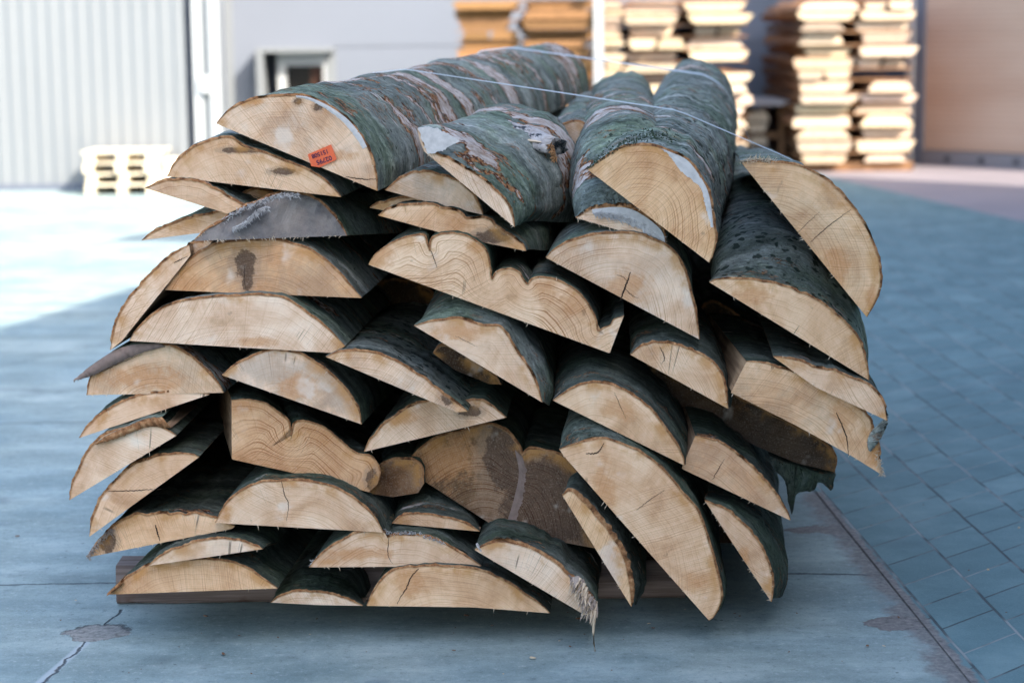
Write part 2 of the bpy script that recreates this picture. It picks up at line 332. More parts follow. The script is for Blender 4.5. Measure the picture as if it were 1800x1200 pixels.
class MB:
    def __init__(s): s.V = []; s.F = []
    def box(s, x0, x1, y0, y1, z0, z1, b=0.0):
        if b <= 0:
            i = len(s.V); s.V += [(x, y, z) for x in (x0, x1) for y in (y0, y1) for z in (z0, z1)]
            for f in ((0,1,3,2),(4,6,7,5),(0,4,5,1),(2,3,7,6),(0,2,6,4),(1,5,7,3)): s.F.append(tuple(i+j for j in f))
            return s
        i = len(s.V)      # bevelled along Y edges (octagon prism with inset ends)
        prof = [(x0+b, z0), (x1-b, z0), (x1, z0+b), (x1, z1-b), (x1-b, z1), (x0+b, z1), (x0, z1-b), (x0, z0+b)]
        for y in (y0, y1): s.V += [(x, y, z) for x, z in prof]
        n = 8; s.F.append(tuple(i+j for j in range(n))); s.F.append(tuple(i+n+j for j in reversed(range(n))))
        for j in range(n): s.F.append((i+j, i+n+j, i+n+(j+1) % n, i+(j+1) % n))
        return s
    def tube(s, pts, r, n=6, flat=1.0):
        i = len(s.V); pts = [Vector(p) for p in pts]
        rr = r if isinstance(r, (list, tuple)) else [r]*len(pts)
        for j, p in enumerate(pts):
            t = (pts[min(j+1, len(pts)-1)]-pts[max(j-1, 0)]).normalized()
            a = t.cross(Vector((0, 0, 1))); a = a.normalized() if a.length > 1e-4 else Vector((1, 0, 0)); b = a.cross(t).normalized()
            for q in range(n):
                an = 2*math.pi*q/n; s.V.append(tuple(p+a*math.cos(an)*rr[j]+b*math.sin(an)*rr[j]*flat))
        for j in range(len(pts)-1):
            for q in range(n): s.F.append((i+j*n+q, i+j*n+(q+1) % n, i+(j+1)*n+(q+1) % n, i+(j+1)*n+q))
        s.F.append(tuple(i+q for q in reversed(range(n)))); s.F.append(tuple(i+(len(pts)-1)*n+q for q in range(n)))
        return s
    def build(s, name, mats, parent=None, loc=None, smooth=False): return mesh(name, s.V, s.F, mats, parent, None, smooth, loc)

# ------------------------------------------------------------------ ground, paving
def sheet(name, pts, mat, z): 
    o = mesh(name, [(p[0], p[1], z) for p in pts], [tuple(range(len(pts)))], mat, smooth=False); tag(o, kind='structure'); return o
sheet('ground', [(-80, -60), (90, -60), (90, 120), (-80, 120)], m_ground(), 0)
e0, e1 = gnd(1436, 868), gnd(1705, 1200); dd = (e1-e0)/(e1.y-e0.y)
far = gnd(1435, 300); 
def edge_x(y): return e0.x+(y-e0.y)*dd.x
kb = [gnd(1443, 309), gnd(1613, 348), gnd(1800, 391)]
pav = [(edge_x(-8), -8), (40, -8), (40, kb[2].y-2)] + [(q.x, q.y) for q in reversed(kb)] + [(edge_x(kb[0].y), kb[0].y)]
sheet('paving', pav, m_paver(), .004)
M_APR = m_simple('apron_concrete', (.235, .205, .215), .7, 1, 1.2, amt=.22)
sheet('apron', [(q.x, q.y) for q in kb] + [(40, kb[2].y-2), (40, 60), (kb[0].x, 60)], M_APR, .004)

# ------------------------------------------------------------------ buildings
M_CORR = m_simple('painted_steel', (.190, .203, .212), .45, 1, 1.5, amt=.05)
M_WHITE = m_simple('white_trim', (.40, .41, .41), .45)
M_GREYW = m_simple('grey_panel', (.160, .178, .212), .55, 1, .8, amt=.06)
M_DARK = m_simple('dark_gap', (.03, .032, .04), .6)
M_GAP = m_simple('grey_gap', (.12, .135, .17), .6)
M_GLASS = m_simple('dark_glass', (.012, .011, .009), .15)
M_BROWN_REFL = m_simple('brown_reflection', (.055, .022, .012), .6)
# left: ribbed steel hall front
YL = 18.95
xl = at(329, 200, YL).x; XB = -14.0
t = empty('steel_hall', (xl, YL, 0), 'pale ribbed steel hall front on the left behind the pallets', 'building')
V = []; Fs = []; x = XB; prof = []
while x < xl-.02:
    for dx, dy in ((0, 0), (.055, 0), (.068, -.013), (.105, -.013), (.118, 0)): prof.append((x+dx, dy))
    x += .130
prof = [p for p in prof if p[0] < xl]; prof.append((xl, 0))
for px_, dy in prof: V += [(px_-xl, dy, .06), (px_-xl, dy, 7)]
for i in range(len(prof)-1): Fs.append((2*i, 2*i+2, 2*i+3, 2*i+1))
mesh('ribbed_wall', V, Fs, M_CORR, t, smooth=False)
MB().box(XB-xl, 0, -.03, .05, 0, .06).build('base_rail', M_GAP, t)
xa = at(344, 200, YL).x; xb = at(388, 200, YL).x
MB().box(0, xa-xl, .12, .3, 0, 7).build('corner_gap', M_GAP, t)
MB().box(xa-xl, xb-xl, -.02, .28, 0, 7.0).build('corner_post', M_CORR, t)
xq = at(386, 200, 23.5).x-xl
hv = [(XB-xl, .05), (-.001, .05), (-.001, .31), (xb-xl-.03, .31), (xq, 5.3), (XB-xl, 5.3)]
mesh('hall_body', [(a, c, z) for z in (0, 7) for a, c in hv], [tuple(range(6, 12)), tuple(reversed(range(6)))]+[(i, (i+1) % 6, (i+1) % 6+6, i+6) for i in range(6)], M_GREYW, t, smooth=False)
b = MB(); w1 = at(358, 200, YL).x-xl; w2 = at(373, 200, YL).x-xl
b.box(xa-xl, w1, -.05, -.021, 0, 7).box(w2, xb-xl+.01, -.06, -.021, 0, 7); b.build('post_trim', M_WHITE, t)
kx = at(363, 148, YL); MB().box(kx.x-xl-.05, kx.x-xl+.05, -.09, -.021, kx.z-.08, kx.z+.08, .015).build('switch_box', M_WHITE, t)
# grey panel hall behind, with a small framed window
YG = 23.6
gx0, gx1 = xb+.01, 14.0
o = empty('grey_hall', (0, YG, 0), 'grey panel clad hall behind the lumber stacks with a small white framed window', 'building')
z1 = at(600, 83, YG).z; wl, wr = at(460, 100, YG), at(585, 100, YG); wtop = at(500, 92, YG).z; wbot = .62
b = MB()
gx0 = at(386, 200, YG).x-.3; b.box(gx0, wl.x, 0, .1, 0, 7); b.box(wr.x, gx1, 0, .1, 0, z1-.004); b.box(wr.x, gx1, .0, .1, z1+.004, z1+1.3); b.box(wr.x, gx1, 0, .1, z1+1.306, 7)
b.box(wl.x, wr.x, 0, .1, wtop, 7); b.box(wl.x, wr.x, 0, .1, 0, wbot)
b.build('panel_wall', M_GREYW, o)
MB().box(gx0, gx1, .5, 6, 0, 6.9).build('hall_core', M_GAP, o)
px1 = at(398, 150, YG).x; px2 = at(412, 150, YG).x; MB().box(px1, px2, -.06, -.001, 0, 7, .01).build('down_pipe', M_CORR, o)
ww = wr.x-wl.x
wn_ = MB(); d = .30
wn_.box(wl.x-.03, wr.x+.03, -d, .1, wtop, wtop+.05); wn_.box(wl.x-.03, wl.x+.05, -d, .1, wbot, wtop-.001); wn_.box(wr.x-.08, wr.x+.03, -.05, .1, wbot, wtop-.001); wn_.box(wl.x-.03, wr.x+.03, -d, .1, wbot-.06, wbot-.001)
wo = wn_.build('window', M_CORR, o)
f1 = at(488, 100, YG).x; f2 = at(503, 100, YG).x; f3 = at(568, 100, YG).x; ft = at(500, 116, YG).z
b = MB(); b.box(f1, f2, -.06, .12, wbot, wtop-.002); b.box(f2, f3, -.06, .12, ft, wtop-.002); b.box(f3, wr.x-.081, -.058, .12, wbot, wtop-.002); b.build('frame', M_WHITE, wo)
MB().box(f2, f3, .06, .08, wbot, ft).build('pane', M_GLASS, wo)
x3 = at(545, 100, YG).x; MB().box(x3, f3-.01, .05, .058, wbot, ft-.01).build('pane_reflection', M_BROWN_REFL, wo)  # brown strip standing in for a reflection in the pane
# right: sectional door of the brick-red hall
dl = gnd(1616, 289); YD = dl.y; dx0 = dl.x; ang_d = math.atan2(gnd(1800, 298).y-dl.y, gnd(1800, 298).x-dl.x)
o = empty('door_hall', (dx0, YD, 0), 'hall with a wide tan ribbed sectional door at the right edge', 'building')
o.rotation_euler = (0, 0, ang_d)
k = NT('tan_door'); p = k.obj(); s = k.sep(p)
wv = k.ma('SINE', k.ma('MULTIPLY', s[2], 2*math.pi/.055)); lo = k.noise(k.vm('MULTIPLY', p, (.35, 1, 2.0)), 1.0, 3, .5)
k.base(k.mix(k.sm(lo, .35, .65), (.42, .28, .20), (.47, .335, .25))); k.rough(.55); k.bump(wv, .2, .006); M_DOOR = k.m
b = MB(); 
for i in range(9): b.box(.05, 9, 0, .06, .16+i*.62, .16+i*.62+.618)
b.build('door', M_DOOR, o)
MB().box(-.16, -.07, -.06, .2, 0, 6).build('door_post', M_WHITE, o); MB().box(-.069, .048, -.03, .2, 0, 6).build('door_jamb', M_GAP, o)
b = MB(); b.box(.05, 9, -.03, .08, 0, .15); b.build('sill', m_simple('sill_steel', (.20, .19, .20), .6), o)
for i in range(5): MB().box(.35+i*.42, .41+i*.42, -.045, -.031, .05, .10, .01).build('bolt', M_DARK, o)
MB().box(-.16, 12, .21, 8, 0, 6.4).build('hall_body', M_GREYW, o)
# near right, out of frame: the long hall whose shade lies over the pile
HB = 7.0; shf = SUN*(HB/-SUN.z)
s0, s1 = gnd(0, 577), gnd(262, 497); dv = (s1-s0)/(s1.y-s0.y)
def lx(y): return s0.x+(y-s0.y)*dv.x
shp = [(lx(18.6), 18.6), (3.2, 19.6), (kb[1].x+.05, kb[1].y), (4.6, 9), (6.5, -9), (lx(-9), -9)]
rf = [(a-shf.x, c-shf.y) for a, c in shp]
n = len(rf); V = [(a, c, 0) for a, c in rf]+[(a, c, HB) for a, c in rf]
o = empty('shade_hall', (rf[0][0], rf[0][1], 0), 'long grey hall beside the yard whose shadow covers the pile', 'building')
Vl = [(a-rf[0][0], c-rf[0][1], z) for a, c, z in V]
mesh('hall_walls', Vl, [tuple(range(n, 2*n)), tuple(reversed(range(n)))]+[(i, i+n, (i+1) % n+n, (i+1) % n) for i in range(n)], M_CORR, o, smooth=False)
# unseen plate added above the roof, shaped to cast the small separate shadow
c1, c2 = gnd(188, 423), gnd(330, 390); c3 = gnd(430, 425)
HC = 8.2; shc = SUN*(HC/-SUN.z)
tri = [(c1.x-shc.x-rf[0][0], c1.y-shc.y-rf[0][1]), (c3.x-shc.x-rf[0][0]+1.2, c3.y-shc.y-rf[0][1]), (c2.x-shc.x-rf[0][0]+1.2, c2.y-shc.y-rf[0][1]), (c2.x-shc.x-rf[0][0]+.1, c2.y-shc.y-rf[0][1])]
mesh('shadow_plate', [(a, c, HC-.12) for a, c in tri]+[(a, c, HC) for a, c in tri], [(3, 2, 1, 0), (4, 5, 6, 7)]+[(i, (i+1) % 4, (i+1) % 4+4, i+4) for i in range(4)], M_CORR, o, smooth=False)
MB().box(tri[1][0]-.3, tri[1][0]-.1, tri[1][1]+.05, tri[1][1]+.2, HB-.3, HC-.13).build('shadow_plate_post', M_GAP, o)

# ------------------------------------------------------------------ lumber stacks
M_LUM = m_lumber('lumber', (.56, .42, .28), (.74, .62, .48)); M_LUMD = m_lumber('lumber_side', (.17, .085, .04), (.30, .16, .08)); M_LUMO = m_lumber('lumber_amber_shaded', (.24, .12, .045), (.40, .22, .09))  # dark side tone paints the shade and warm glow of the gaps
def board_mesh(name, seed, m1, m2, L=2.9):
    r = random.Random(seed); V = []; Fs = []; mi = []
    wn = r.uniform(.0, .16); wn2 = r.uniform(.0, .16); rr = .07
    prof = [(-.5+.02, 0), (.5-.02, 0), (.5, .12), (.5-wn2*.6, .75), (.5-wn2-.02, .97), (.5-wn2-.06, 1), (-.5+wn+.06, 1), (-.5+wn+.02, .97), (-.5+wn*.6, .75), (-.5, .12)]
    if seed % 2: prof = [(a, 1-z) for a, z in reversed(prof)]
    n = len(prof); K = 8
    for kx in range(K+1):
        y = L*kx/K; wob = r.uniform(-.02, .02)
        for a, z in prof: V.append((a+wob, y, z))
    for kx in range(K):
        for j in range(n):
            Fs.append((kx*n+j, (kx+1)*n+j, (kx+1)*n+(j+1) % n, kx*n+(j+1) % n)); mi.append(1)
    Fs.append(tuple(range(n))); mi.append(0); Fs.append(tuple(K*n+j for j in reversed(range(n)))); mi.append(0)
    me = bpy.data.meshes.new(name); me.from_pydata(V, [], Fs); me.materials.append(m1); me.materials.append(m2)
    me.polygons.foreach_set('material_index', mi); me.update(); return me
BM = [board_mesh('sawn_board', i, M_LUM, M_LUMD) for i in range(6)]; BMO = [board_mesh('sawn_board', i+10, M_LUMO, M_LUMD) for i in range(4)]
ORD = 'lowest second third fourth fifth sixth seventh eighth ninth tenth eleventh twelfth thirteenth fourteenth fifteenth sixteenth seventeenth eighteenth nineteenth twentieth twenty-first twenty-second twenty-third twenty-fourth twenty-fifth twenty-sixth twenty-seventh twenty-eighth'.split()
YS = 20.2
def stack(cols, where, meshes, seed, y0=YS, topz=1.80, th=.092, st=.019, base=.10, amber=False, lean=0.):
    r = random.Random(seed); colrows = {}
    zb = base; lay = 0
    while zb < topz:
        t_ = th*r.uniform(.85, 1.25)
        for ci, (cx0, cx1) in enumerate(cols):
            X0 = at(cx0, 200, y0).x; X1 = at(cx1, 200, y0).x; W = X1-X0
            if r.random() < .06: continue
            wd = W*r.choice((r.uniform(.66, .9), r.uniform(.88, 1.06), r.uniform(.9, 1.06))); xc = (X0+X1)/2+r.uniform(-.07, .07)*W
            nb = 2 if r.random() < .22 else 1
            for bi in range(nb):
                o = bpy.data.objects.new('sawn_board', r.choice(meshes)); COL.objects.link(o)
                w2 = wd/nb*(.94 if nb == 2 else 1); xx = xc+((bi-.5)*wd/2 if nb == 2 else 0)
                o.location = (xx, y0+r.uniform(-.12, .10), zb); o.scale = (w2, 1, t_*(r.uniform(.9, 1.0))); o.rotation_euler = (0, r.uniform(-.008, .008), r.uniform(-.01, .01))
                v = r.choice((r.uniform(.5, .8), r.uniform(.8, 1.1), r.uniform(.9, 1.1))); o.color = (v, v*r.uniform(.93, 1.0), v*r.uniform(.85, 1.0), 1)
                colrows.setdefault(ci, []).append((zb, bi, nb, o))
        zt = zb+t_
        for k2, yy in enumerate((.03, 1.4)):
            so_ = MB().box(at(cols[0][0], 200, y0).x+.02, at(cols[-1][1], 200, y0).x-.02, 0, .045, 0, st*.92).build('stacking_batten', M_LUMD); so_.location = (0, y0+yy+r.uniform(-.02, .02), zt+.001)
            so_.color = (1, 1, 1, 1); lay += 1 if k2 == 0 else 0
            tag(so_, '%s batten on the %s board layer from the ground, %s' % (('front', 'middle')[k2], ORD[lay-1], where), 'batten', 'battens of the '+where)
        zb = zt+st
    for ci, L in colrows.items():
        L.sort(key=lambda q: -q[0]); idx = 0; last = None
        side = '' if len(cols) == 1 else ('left column, ' if ci == 0 else 'right column, ')
        for (z, bi, nb, o) in L:
            # image row of this board
            q = Vector((o.location.x, y0, z+.05))-Vector((0, 0, CAM_H)); loc = CM.to_3x3().transposed() @ q; py = 600-F*loc.y/-loc.z
            if py < -2: bpy.data.objects.remove(o); continue
            if idx >= 27:
                lab = 'sawn board %s%s, %s' % (side, where, 'near the ground')
            else:
                if last != z: idx += 1; last = z
                lr = '' if nb == 1 else ('left half ' if bi == 0 else 'right half ')
                lab = '%sboard, %s below photo top, %s%s' % (lr, ('first' if idx == 1 else ORD[idx-1]), side, where)
            tag(o, lab, 'board', 'sawn boards of the '+where)
    b = MB(); X0 = at(cols[0][0], 200, y0).x; X1 = at(cols[-1][1], 200, y0).x
    for i, yy in enumerate((.1, 1.4, 2.6)):
        q = MB().box(X0-.03, X1+.03, 0, .10, 0, .095, .01).build('bearer', M_LUMD, None, (0, y0+yy, .001)); q.color = (1, 1, 1, 1)
        tag(q, ('front', 'middle', 'rear')[i]+' square bearer on the ground under the '+where, 'bearer', 'bearers under the '+where)
stack([(1395, 1500), (1508, 1606)], 'far right lumber stack', BM, 3)
stack([(1100, 1200), (1206, 1316)], 'lumber stack above mossy log', BM, 5)
stack([(1057, 1097)], 'narrow stack beside white post', BM, 8, th=.05, st=.02)
stack([(800, 914), (917, 1045)], 'amber stack above tagged log', BMO, 12, y0=19.6, th=.085, st=.012)  # amber boards, tone lowered to paint in their part shade
# low dark stack and bench between
sb = at(1310, 188, YS+.6)
for i, (a, c, yy, hh) in enumerate([(1312, 1352, 196, 18), (1315, 1348, 217, 16), (1318, 1350, 240, 15), (1312, 1352, 262, 15)]):
    A, B = at(a, yy+hh, YS+.9), at(c, yy, YS+.9)
    o = bpy.data.objects.new('sawn_board', BM[i]); COL.objects.link(o); o.location = ((A.x+B.x)/2, YS+.9, A.z); o.scale = (B.x-A.x, .5, B.z-A.z); o.color = (1, 1, 1, 1)
    tag(o, ['top', 'second', 'third', 'lowest'][i]+' short board of the low pile under the grey plank', 'board', 'short boards under the grey plank')
pl = at(1345, 183, YS+.8); A = at(1306, 186, YS+.8); B = at(1388, 186, YS+.8)
o = MB().box(A.x, B.x, 0, 1.4, 0, .05, .01).build('plank', m_simple('grey_plank', (.42, .40, .40), .8, 1, 4), None, (0, YS+.8, A.z)); tag(o, 'thin grey plank lying across the gap between two lumber stacks', 'plank')
o = empty('trestle', (B.x, YS+1.0, 0), 'dark wooden trestle carrying the thin grey plank', 'trestle')
b = MB()
for xx in (A.x+.04, B.x-.08): b.box(xx-B.x, xx-B.x+.06, 0, .06, 0, A.z-.002)
b.build('legs', M_LUMD, o); MB().box(A.x-B.x+.1, -.08, .02, .05, .3, .36).build('rail', M_LUMD, o)
wp_ = at(1052, 150, 19.5); o = MB().box(-.045, .045, 0, .05, 0, 3, .01).build('white_post', M_WHITE, None, (wp_.x, 19.45, 0)); tag(o, 'slim white upright post between the amber and the narrow lumber stacks', 'post')
# ------------------------------------------------------------------ pallets on the left
M_PAL = m_lumber('pallet_wood', (.66, .56, .42), (.76, .67, .54))
pb = gnd(150, 343); ps0, ps1 = pb.x, gnd(272, 343).x; PY = pb.y
zt_ = at(200, 266, PY).z; ph = zt_/4
for i in range(4):
    p = empty('pallet', (ps0+(.0, .012, -.01, .008)[i], PY+(.0, .02, -.01, .0)[i], i*ph), ['lowest', 'second lowest', 'second highest', 'topmost'][i]+' wooden pallet in the stack before the ribbed wall', 'pallet', 'pallets stacked before the ribbed wall')
    W = ps1-ps0; D = .62
    e = .035 if i == 3 else 0
    def part(nm, f):
        q = MB(); f(q); q = q.build(nm, M_PAL, p); v = random.uniform(.9, 1.1); q.color = (v, v, v*.95, 1)
    for j in range(5): part('deck_board', lambda q: q.box(-e, W+e, j*.128, j*.128+.10, ph*.80, ph*.985, .004))
    for xx in (0, W*.45, W*.86):
        for yy in (0, .245, .49): part('block', lambda q: q.box(xx, xx+W*.14, yy, yy+.13, ph*.2, ph*.798, .004))
    for xx in (0, W*.45, W*.86): part('runner', lambda q: q.box(xx, xx+W*.14, 0, D, 0, ph*.198, .004))
for i in range(3):
    gp = gnd(272+6, 343); a = gp.x+.01*i
    o = MB().box(0, .10+.03*(2-i), 0, .3, 0, .10, .006).build('timber_offcut', M_PAL, None, (gp.x+.0, PY+.3, .001+i*.102)); o.color = (1.05, 1.05, 1.05, 1)
    tag(o, ['lowest', 'middle', 'topmost'][i]+' pale timber offcut leaning beside the pallet stack', 'timber', 'timber offcuts beside the pallets')
# ------------------------------------------------------------------ the pile of split logs
YF = 4.55
def catmull(P, n):
    P = np.array(P, float); Q = np.vstack([2*P[0]-P[1], P, 2*P[-1]-P[-2]]); out = []
    for i in range(1, len(Q)-2):
        p0, p1, p2, p3 = Q[i-1], Q[i], Q[i+1], Q[i+2]
        for t in np.linspace(0, 1, 12, endpoint=False):
            out.append(.5*((2*p1)+(-p0+p2)*t+(2*p0-5*p1+4*p2-p3)*t*t+(-p0+3*p1-3*p2+p3)*t**3))
    out.append(Q[-2]); return resample(np.array(out), n)
def resample(P, n):
    P = np.array(P, float); d = np.r_[0, np.cumsum(np.hypot(*np.diff(P, axis=0).T))]
    t = np.linspace(0, d[-1], n); return np.c_[np.interp(t, d, P[:, 0]), np.interp(t, d, P[:, 1])]
def nz(x, y=0., z=0.): return mnoise.noise(Vector((x, y, z)))
def circle(P):
    A = np.c_[2*P, np.ones(len(P))]; b = (P**2).sum(1); s, *_ = np.linalg.lstsq(A, b, rcond=None)
    c = s[:2]; return c, math.sqrt(max(1e-6, s[2]+c@c))
BVH = []; LOGS = {}; TILT = {}
def make_log(i, name, label, arc, chord=(), vp=(1180, 10), dy=0., L=3.0, taper=.10, bark='flaky', end='fresh', tint=(1, 1, 1), ringa=.45, patch=1.0, N=60, secs=(), th=.0055, tilt=None, rag=.0, fib=0, st=(), rough=1.0, group='split logs stacked in the pile', K=34):
    rnd = random.Random(i*13+5); Y0 = YF+dy
    arc = catmull(arc, N); full = [tuple(arc[-1])]+[tuple(c) for c in chord]+[tuple(arc[0])]; ch = resample(full, N)[::-1]
    def w2(px): 
        v = [at(a, b, Y0) for a, b in px]; return np.array([(q.x, q.z) for q in v])
    A = w2(arc); C = w2(ch)
    c, R = circle(A); mid = (C[0]+C[-1])/2; am = A[N//2]
    hgt = np.linalg.norm(am-mid)
    if R > .42 or R < hgt*.5: dr = (mid-am)/max(1e-6, hgt); R = min(max(R, hgt), .42); c = am+dr*R
    # small saw raggedness on the outline (front only)
    tan = np.gradient(A, axis=0); tan /= np.linalg.norm(tan, axis=1)[:, None]+1e-9; nr = np.c_[-tan[:, 1], tan[:, 0]]
    if np.dot(nr[N//2], am-mid) < 0: nr = -nr
    for j in range(N):
        wdw = math.sin(math.pi*j/(N-1))**.5
        A[j] += nr[j]*wdw*(nz(j*.45, i*3.1)*.0022+nz(j*.16, i*5.7)*.003)*rough
    ax = ray(*vp); ax = ax/ax.y; sx, sz = ax.x, ax.z
    O = Vector((c[0], Y0, c[1])); root = empty(name, O, label, 'split log', group)
    A = A-c; C = C-c
    tx, tz = tilt if tilt else (rnd.uniform(-.06, .06), rnd.uniform(-.08, .04))
    ys = [L*((k/(K-1))**1.7) for k in range(K)]
    S = [(0., A)]
    for dist, sarc in secs:
        v = [at(a, b, Y0+dist) for a, b in catmull(sarc, N)]
        S.append((dist, np.array([(q.x-c[0]-sx*dist, q.z-c[1]-sz*dist) for q in v])))
    bx, bz = rnd.uniform(-.018, .018), rnd.uniform(-.012, .012)
    def sect(y):
        a, ratio = S[-1][1], 1.0
        if len(S) > 1:
            for q in range(len(S)-1):
                if y <= S[q+1][0]:
                    t = (y-S[q][0])/(S[q+1][0]-S[q][0]); t = t*t*(3-2*t); a = S[q][1]*(1-t)+S[q+1][1]*t; break
        if len(S) == 1: cc = C
        else:
            cc = np.array([a[0]*(1-u)+a[-1]*u for u in np.linspace(0, 1, N)])
            if y < S[1][0]:
                t = y/S[1][0]; cc = C*(1-t)+cc*t
        s = 1-taper*y/L
        cy = (a[0]+a[-1])/2
        out = cy+(a-cy)*s; co = cy+(cc-cy)*s
        und = np.zeros(N); f = min(1, y/.15)
        for j in range(N):
            u = j/(N-1); wd = math.sin(math.pi*u)**.6
            und[j] = wd*f*(.016*nz(u*2.2+i*9, y*1.6, 3.)+.012*nz(u*6+i*4, y*6., 7.)+.006*nz(u*18+i*4, y*22., 1.))
        rr = out-cy; nn = rr/(np.linalg.norm(rr, axis=1)[:, None]+1e-6)
        out = out+nn*und[:, None]
        off = np.array([sx*y+bx*math.sin(y*1.3)*min(1, y), sz*y+bz*math.sin(y*1.1)*min(1, y)])
        return out+off, co+off
    def yy(P, y): return y+(tx*P[:, 0]+tz*P[:, 1])*max(0, 1-y*1.5)
    secsv = [sect(y) for y in ys]
    # --- wood: end face grid + sawn flat + far end + underside of the arc
    V = []; Fs = []; mi = []; ring = []; edge = []; ang = []; sto = []; std = []; SB = []
    for (qx, qy, rx_, ry_, kd) in st:
        v = at(qx, qy, Y0); SB.append((v.x-O.x, v.z-O.z, rx_/770, ry_/770, kd))
    T = 18
    a0, c0 = secsv[0]
    dA = a0
    for t in range(T+1):
        f = t/T; P = c0*(1-f)+a0*f
        yv = yy(P, 0.)
        for j in range(N):
            q = P[j]; d = float(np.min(np.hypot(dA[:, 0]-q[0], dA[:, 1]-q[1]))); r = math.hypot(*q)
            w_ = min(1, d/.12); w_ = w_*w_*(3-2*w_)
            yo = rag*(abs(nz(q[0]*30+i, q[1]*30))*f) if rag else 0
            V.append((q[0], yv[j]+yo, q[1])); ring.append((-d)*(1-w_)+(r-R)*w_); edge.append(d); ang.append(math.atan2(q[1], q[0])); ov = [0., 0.]
            for (ux, uz, rx_, rz_, kd) in SB: ov[kd == 'd'] = max(ov[kd == 'd'], 1-.5*math.hypot((q[0]-ux)/rx_, (q[1]-uz)/rz_))
            sto.append(ov[0]); std.append(ov[1])
    def quad(a, b, c_, d, m): Fs.append((a, b, c_, d)); mi.append(m)
    for t in range(T):
        for j in range(N-1): quad(t*N+j, t*N+j+1, (t+1)*N+j+1, (t+1)*N+j, 0)
    nface = len(Fs)
    def strip(idx, m, flip, step):
        base = len(V); js = list(range(0, N, step));
        if js[-1] != N-1: js.append(N-1)
        for k, y in enumerate(ys):
            P = secsv[k][idx]; yv = yy(P, y)
            for j in js: V.append((P[j][0], yv[j], P[j][1])); ring.append(0); edge.append(.5); ang.append(0)
        n = len(js)
        for k in range(K-1):
            for j in range(n-1):
                q = (base+k*n+j, base+k*n+j+1, base+(k+1)*n+j+1, base+(k+1)*n+j); quad(*(q if not flip else q[::-1]), m)
        return base, n
    strip(1, 1, True, 2); b2, n2 = strip(0, 2, False, 2)
    bb = len(V); P, Q = secsv[-1]; m = (P.mean(0)+Q.mean(0))/2
    ring_v = [tuple(p) for p in P]+[tuple(p) for p in Q[::-1]]
    for p in ring_v: V.append((p[0], ys[-1], p[1])); ring.append(0); edge.append(.5); ang.append(0)
    V.append((m[0], ys[-1], m[1])); ring.append(-.1); edge.append(.5); ang.append(0)
    nn_ = len(ring_v)
    for j in range(nn_): Fs.append((bb+j, bb+nn_, bb+(j+1) % nn_)); mi.append(1)
    endm = {'fresh': M_END, 'brown_shaded': M_BROWN_SHADED, 'grey': M_GREY}[end]
    wood = mesh('wood', V, Fs, [endm, M_SAWN, M_RIM], root, mi, [False]*nface+[True]*(len(Fs)-nface))
    sto += [0.]*(len(V)-len(sto)); std += [0.]*(len(V)-len(std))
    for nm, arr in (('ring', ring), ('edge', edge), ('ang', ang), ('stain_o', sto), ('stain_d', std)):
        at_ = wood.data.attributes.new(nm, 'FLOAT', 'POINT'); at_.data.foreach_set('value', arr)
    wood.color = tuple(tint)+(ringa,)
    # --- bark shell
    V2 = []; F2 = []; m2 = []; bco = []
    pk = np.array([.35+.65*abs(nz(j*.11, i*2.3)) for j in range(N)])
    def outer(P, y, amp=1.):
        tg = np.gradient(P, axis=0); tg /= np.linalg.norm(tg, axis=1)[:, None]+1e-9; n_ = np.c_[-tg[:, 1], tg[:, 0]]
        if np.dot(n_[N//2], P[N//2]-(P[0]+P[-1])/2) < 0: n_ = -n_
        h = np.array([th*(1.0+.45*nz(j*.5, y*40, i))*min(1, .25+6*min(j, N-1-j)/N) for j in range(N)])
        return P+n_*h[:, None]
    rows = [-1, 0]+list(range(0, K))
    for ri, k in enumerate(rows):
        kk = max(0, k) if ri > 1 else 0; y = ys[kk]; P = secsv[kk][0]
        Pp = P if ri == 0 else outer(P, y)
        yv = yy(P, y).copy()
        for j in range(N):
            yj = yv[j]
            chip = .010*max(0, nz(j*.23, i*7.7)-.12)*3*rough
            if ri < 2: yj += -.0008+chip+.002*nz(j*1.3, i+.5)
            elif ri == 2: yj += chip+.004
            V2.append((Pp[j][0], yj, Pp[j][1])); bco.append((Pp[j][0]-sx*y, yj, Pp[j][1]-sz*y))
    for r_ in range(len(rows)-1):
        for j in range(N-1):
            F2.append((r_*N+j, r_*N+j+1, (r_+1)*N+j+1, (r_+1)*N+j)); m2.append(0 if r_ == 0 else 1)
    bm_ = {'grey': 'smooth'}.get(bark, bark)
    bo = mesh('bark', V2, F2, [M_RIM, M_BARK[bm_]], root, m2, True)
    at_ = bo.data.attributes.new('bco', 'FLOAT_VECTOR', 'POINT'); at_.data.foreach_set('vector', np.array(bco, dtype=np.float32).ravel())
    bo.color = (1, 1, 1, patch)
    # --- frayed fibres along the lower saw edge
    if fib:
        b = MB()
        for q in range(fib):
            j = rnd.randrange(1, N-1); edgeP = c0[j] if rnd.random() < .75 else a0[j]
            p = Vector((edgeP[0], float(yy(np.array([edgeP]), 0.)[0]), edgeP[1])); l = rnd.uniform(.002, .008)
            dn = (-nr[j] if rnd.random() < .8 else nr[j]); dv_ = Vector((dn[0]+rnd.uniform(-.6, .6), rnd.uniform(-.8, .1), dn[1]+rnd.uniform(-.6, .6)))*l
            b.tube([p, p+dv_*.5+Vector((rnd.uniform(-1, 1), 0, rnd.uniform(-1, 1)))*.001, p+dv_], [.0009, .0007, .0002], 4)
        b.build('frayed_fibre', M_FIB, root)
    BVH.append((root, V2, F2)); LOGS[i] = (root, O); TILT[i] = (tx, tz)
    return root
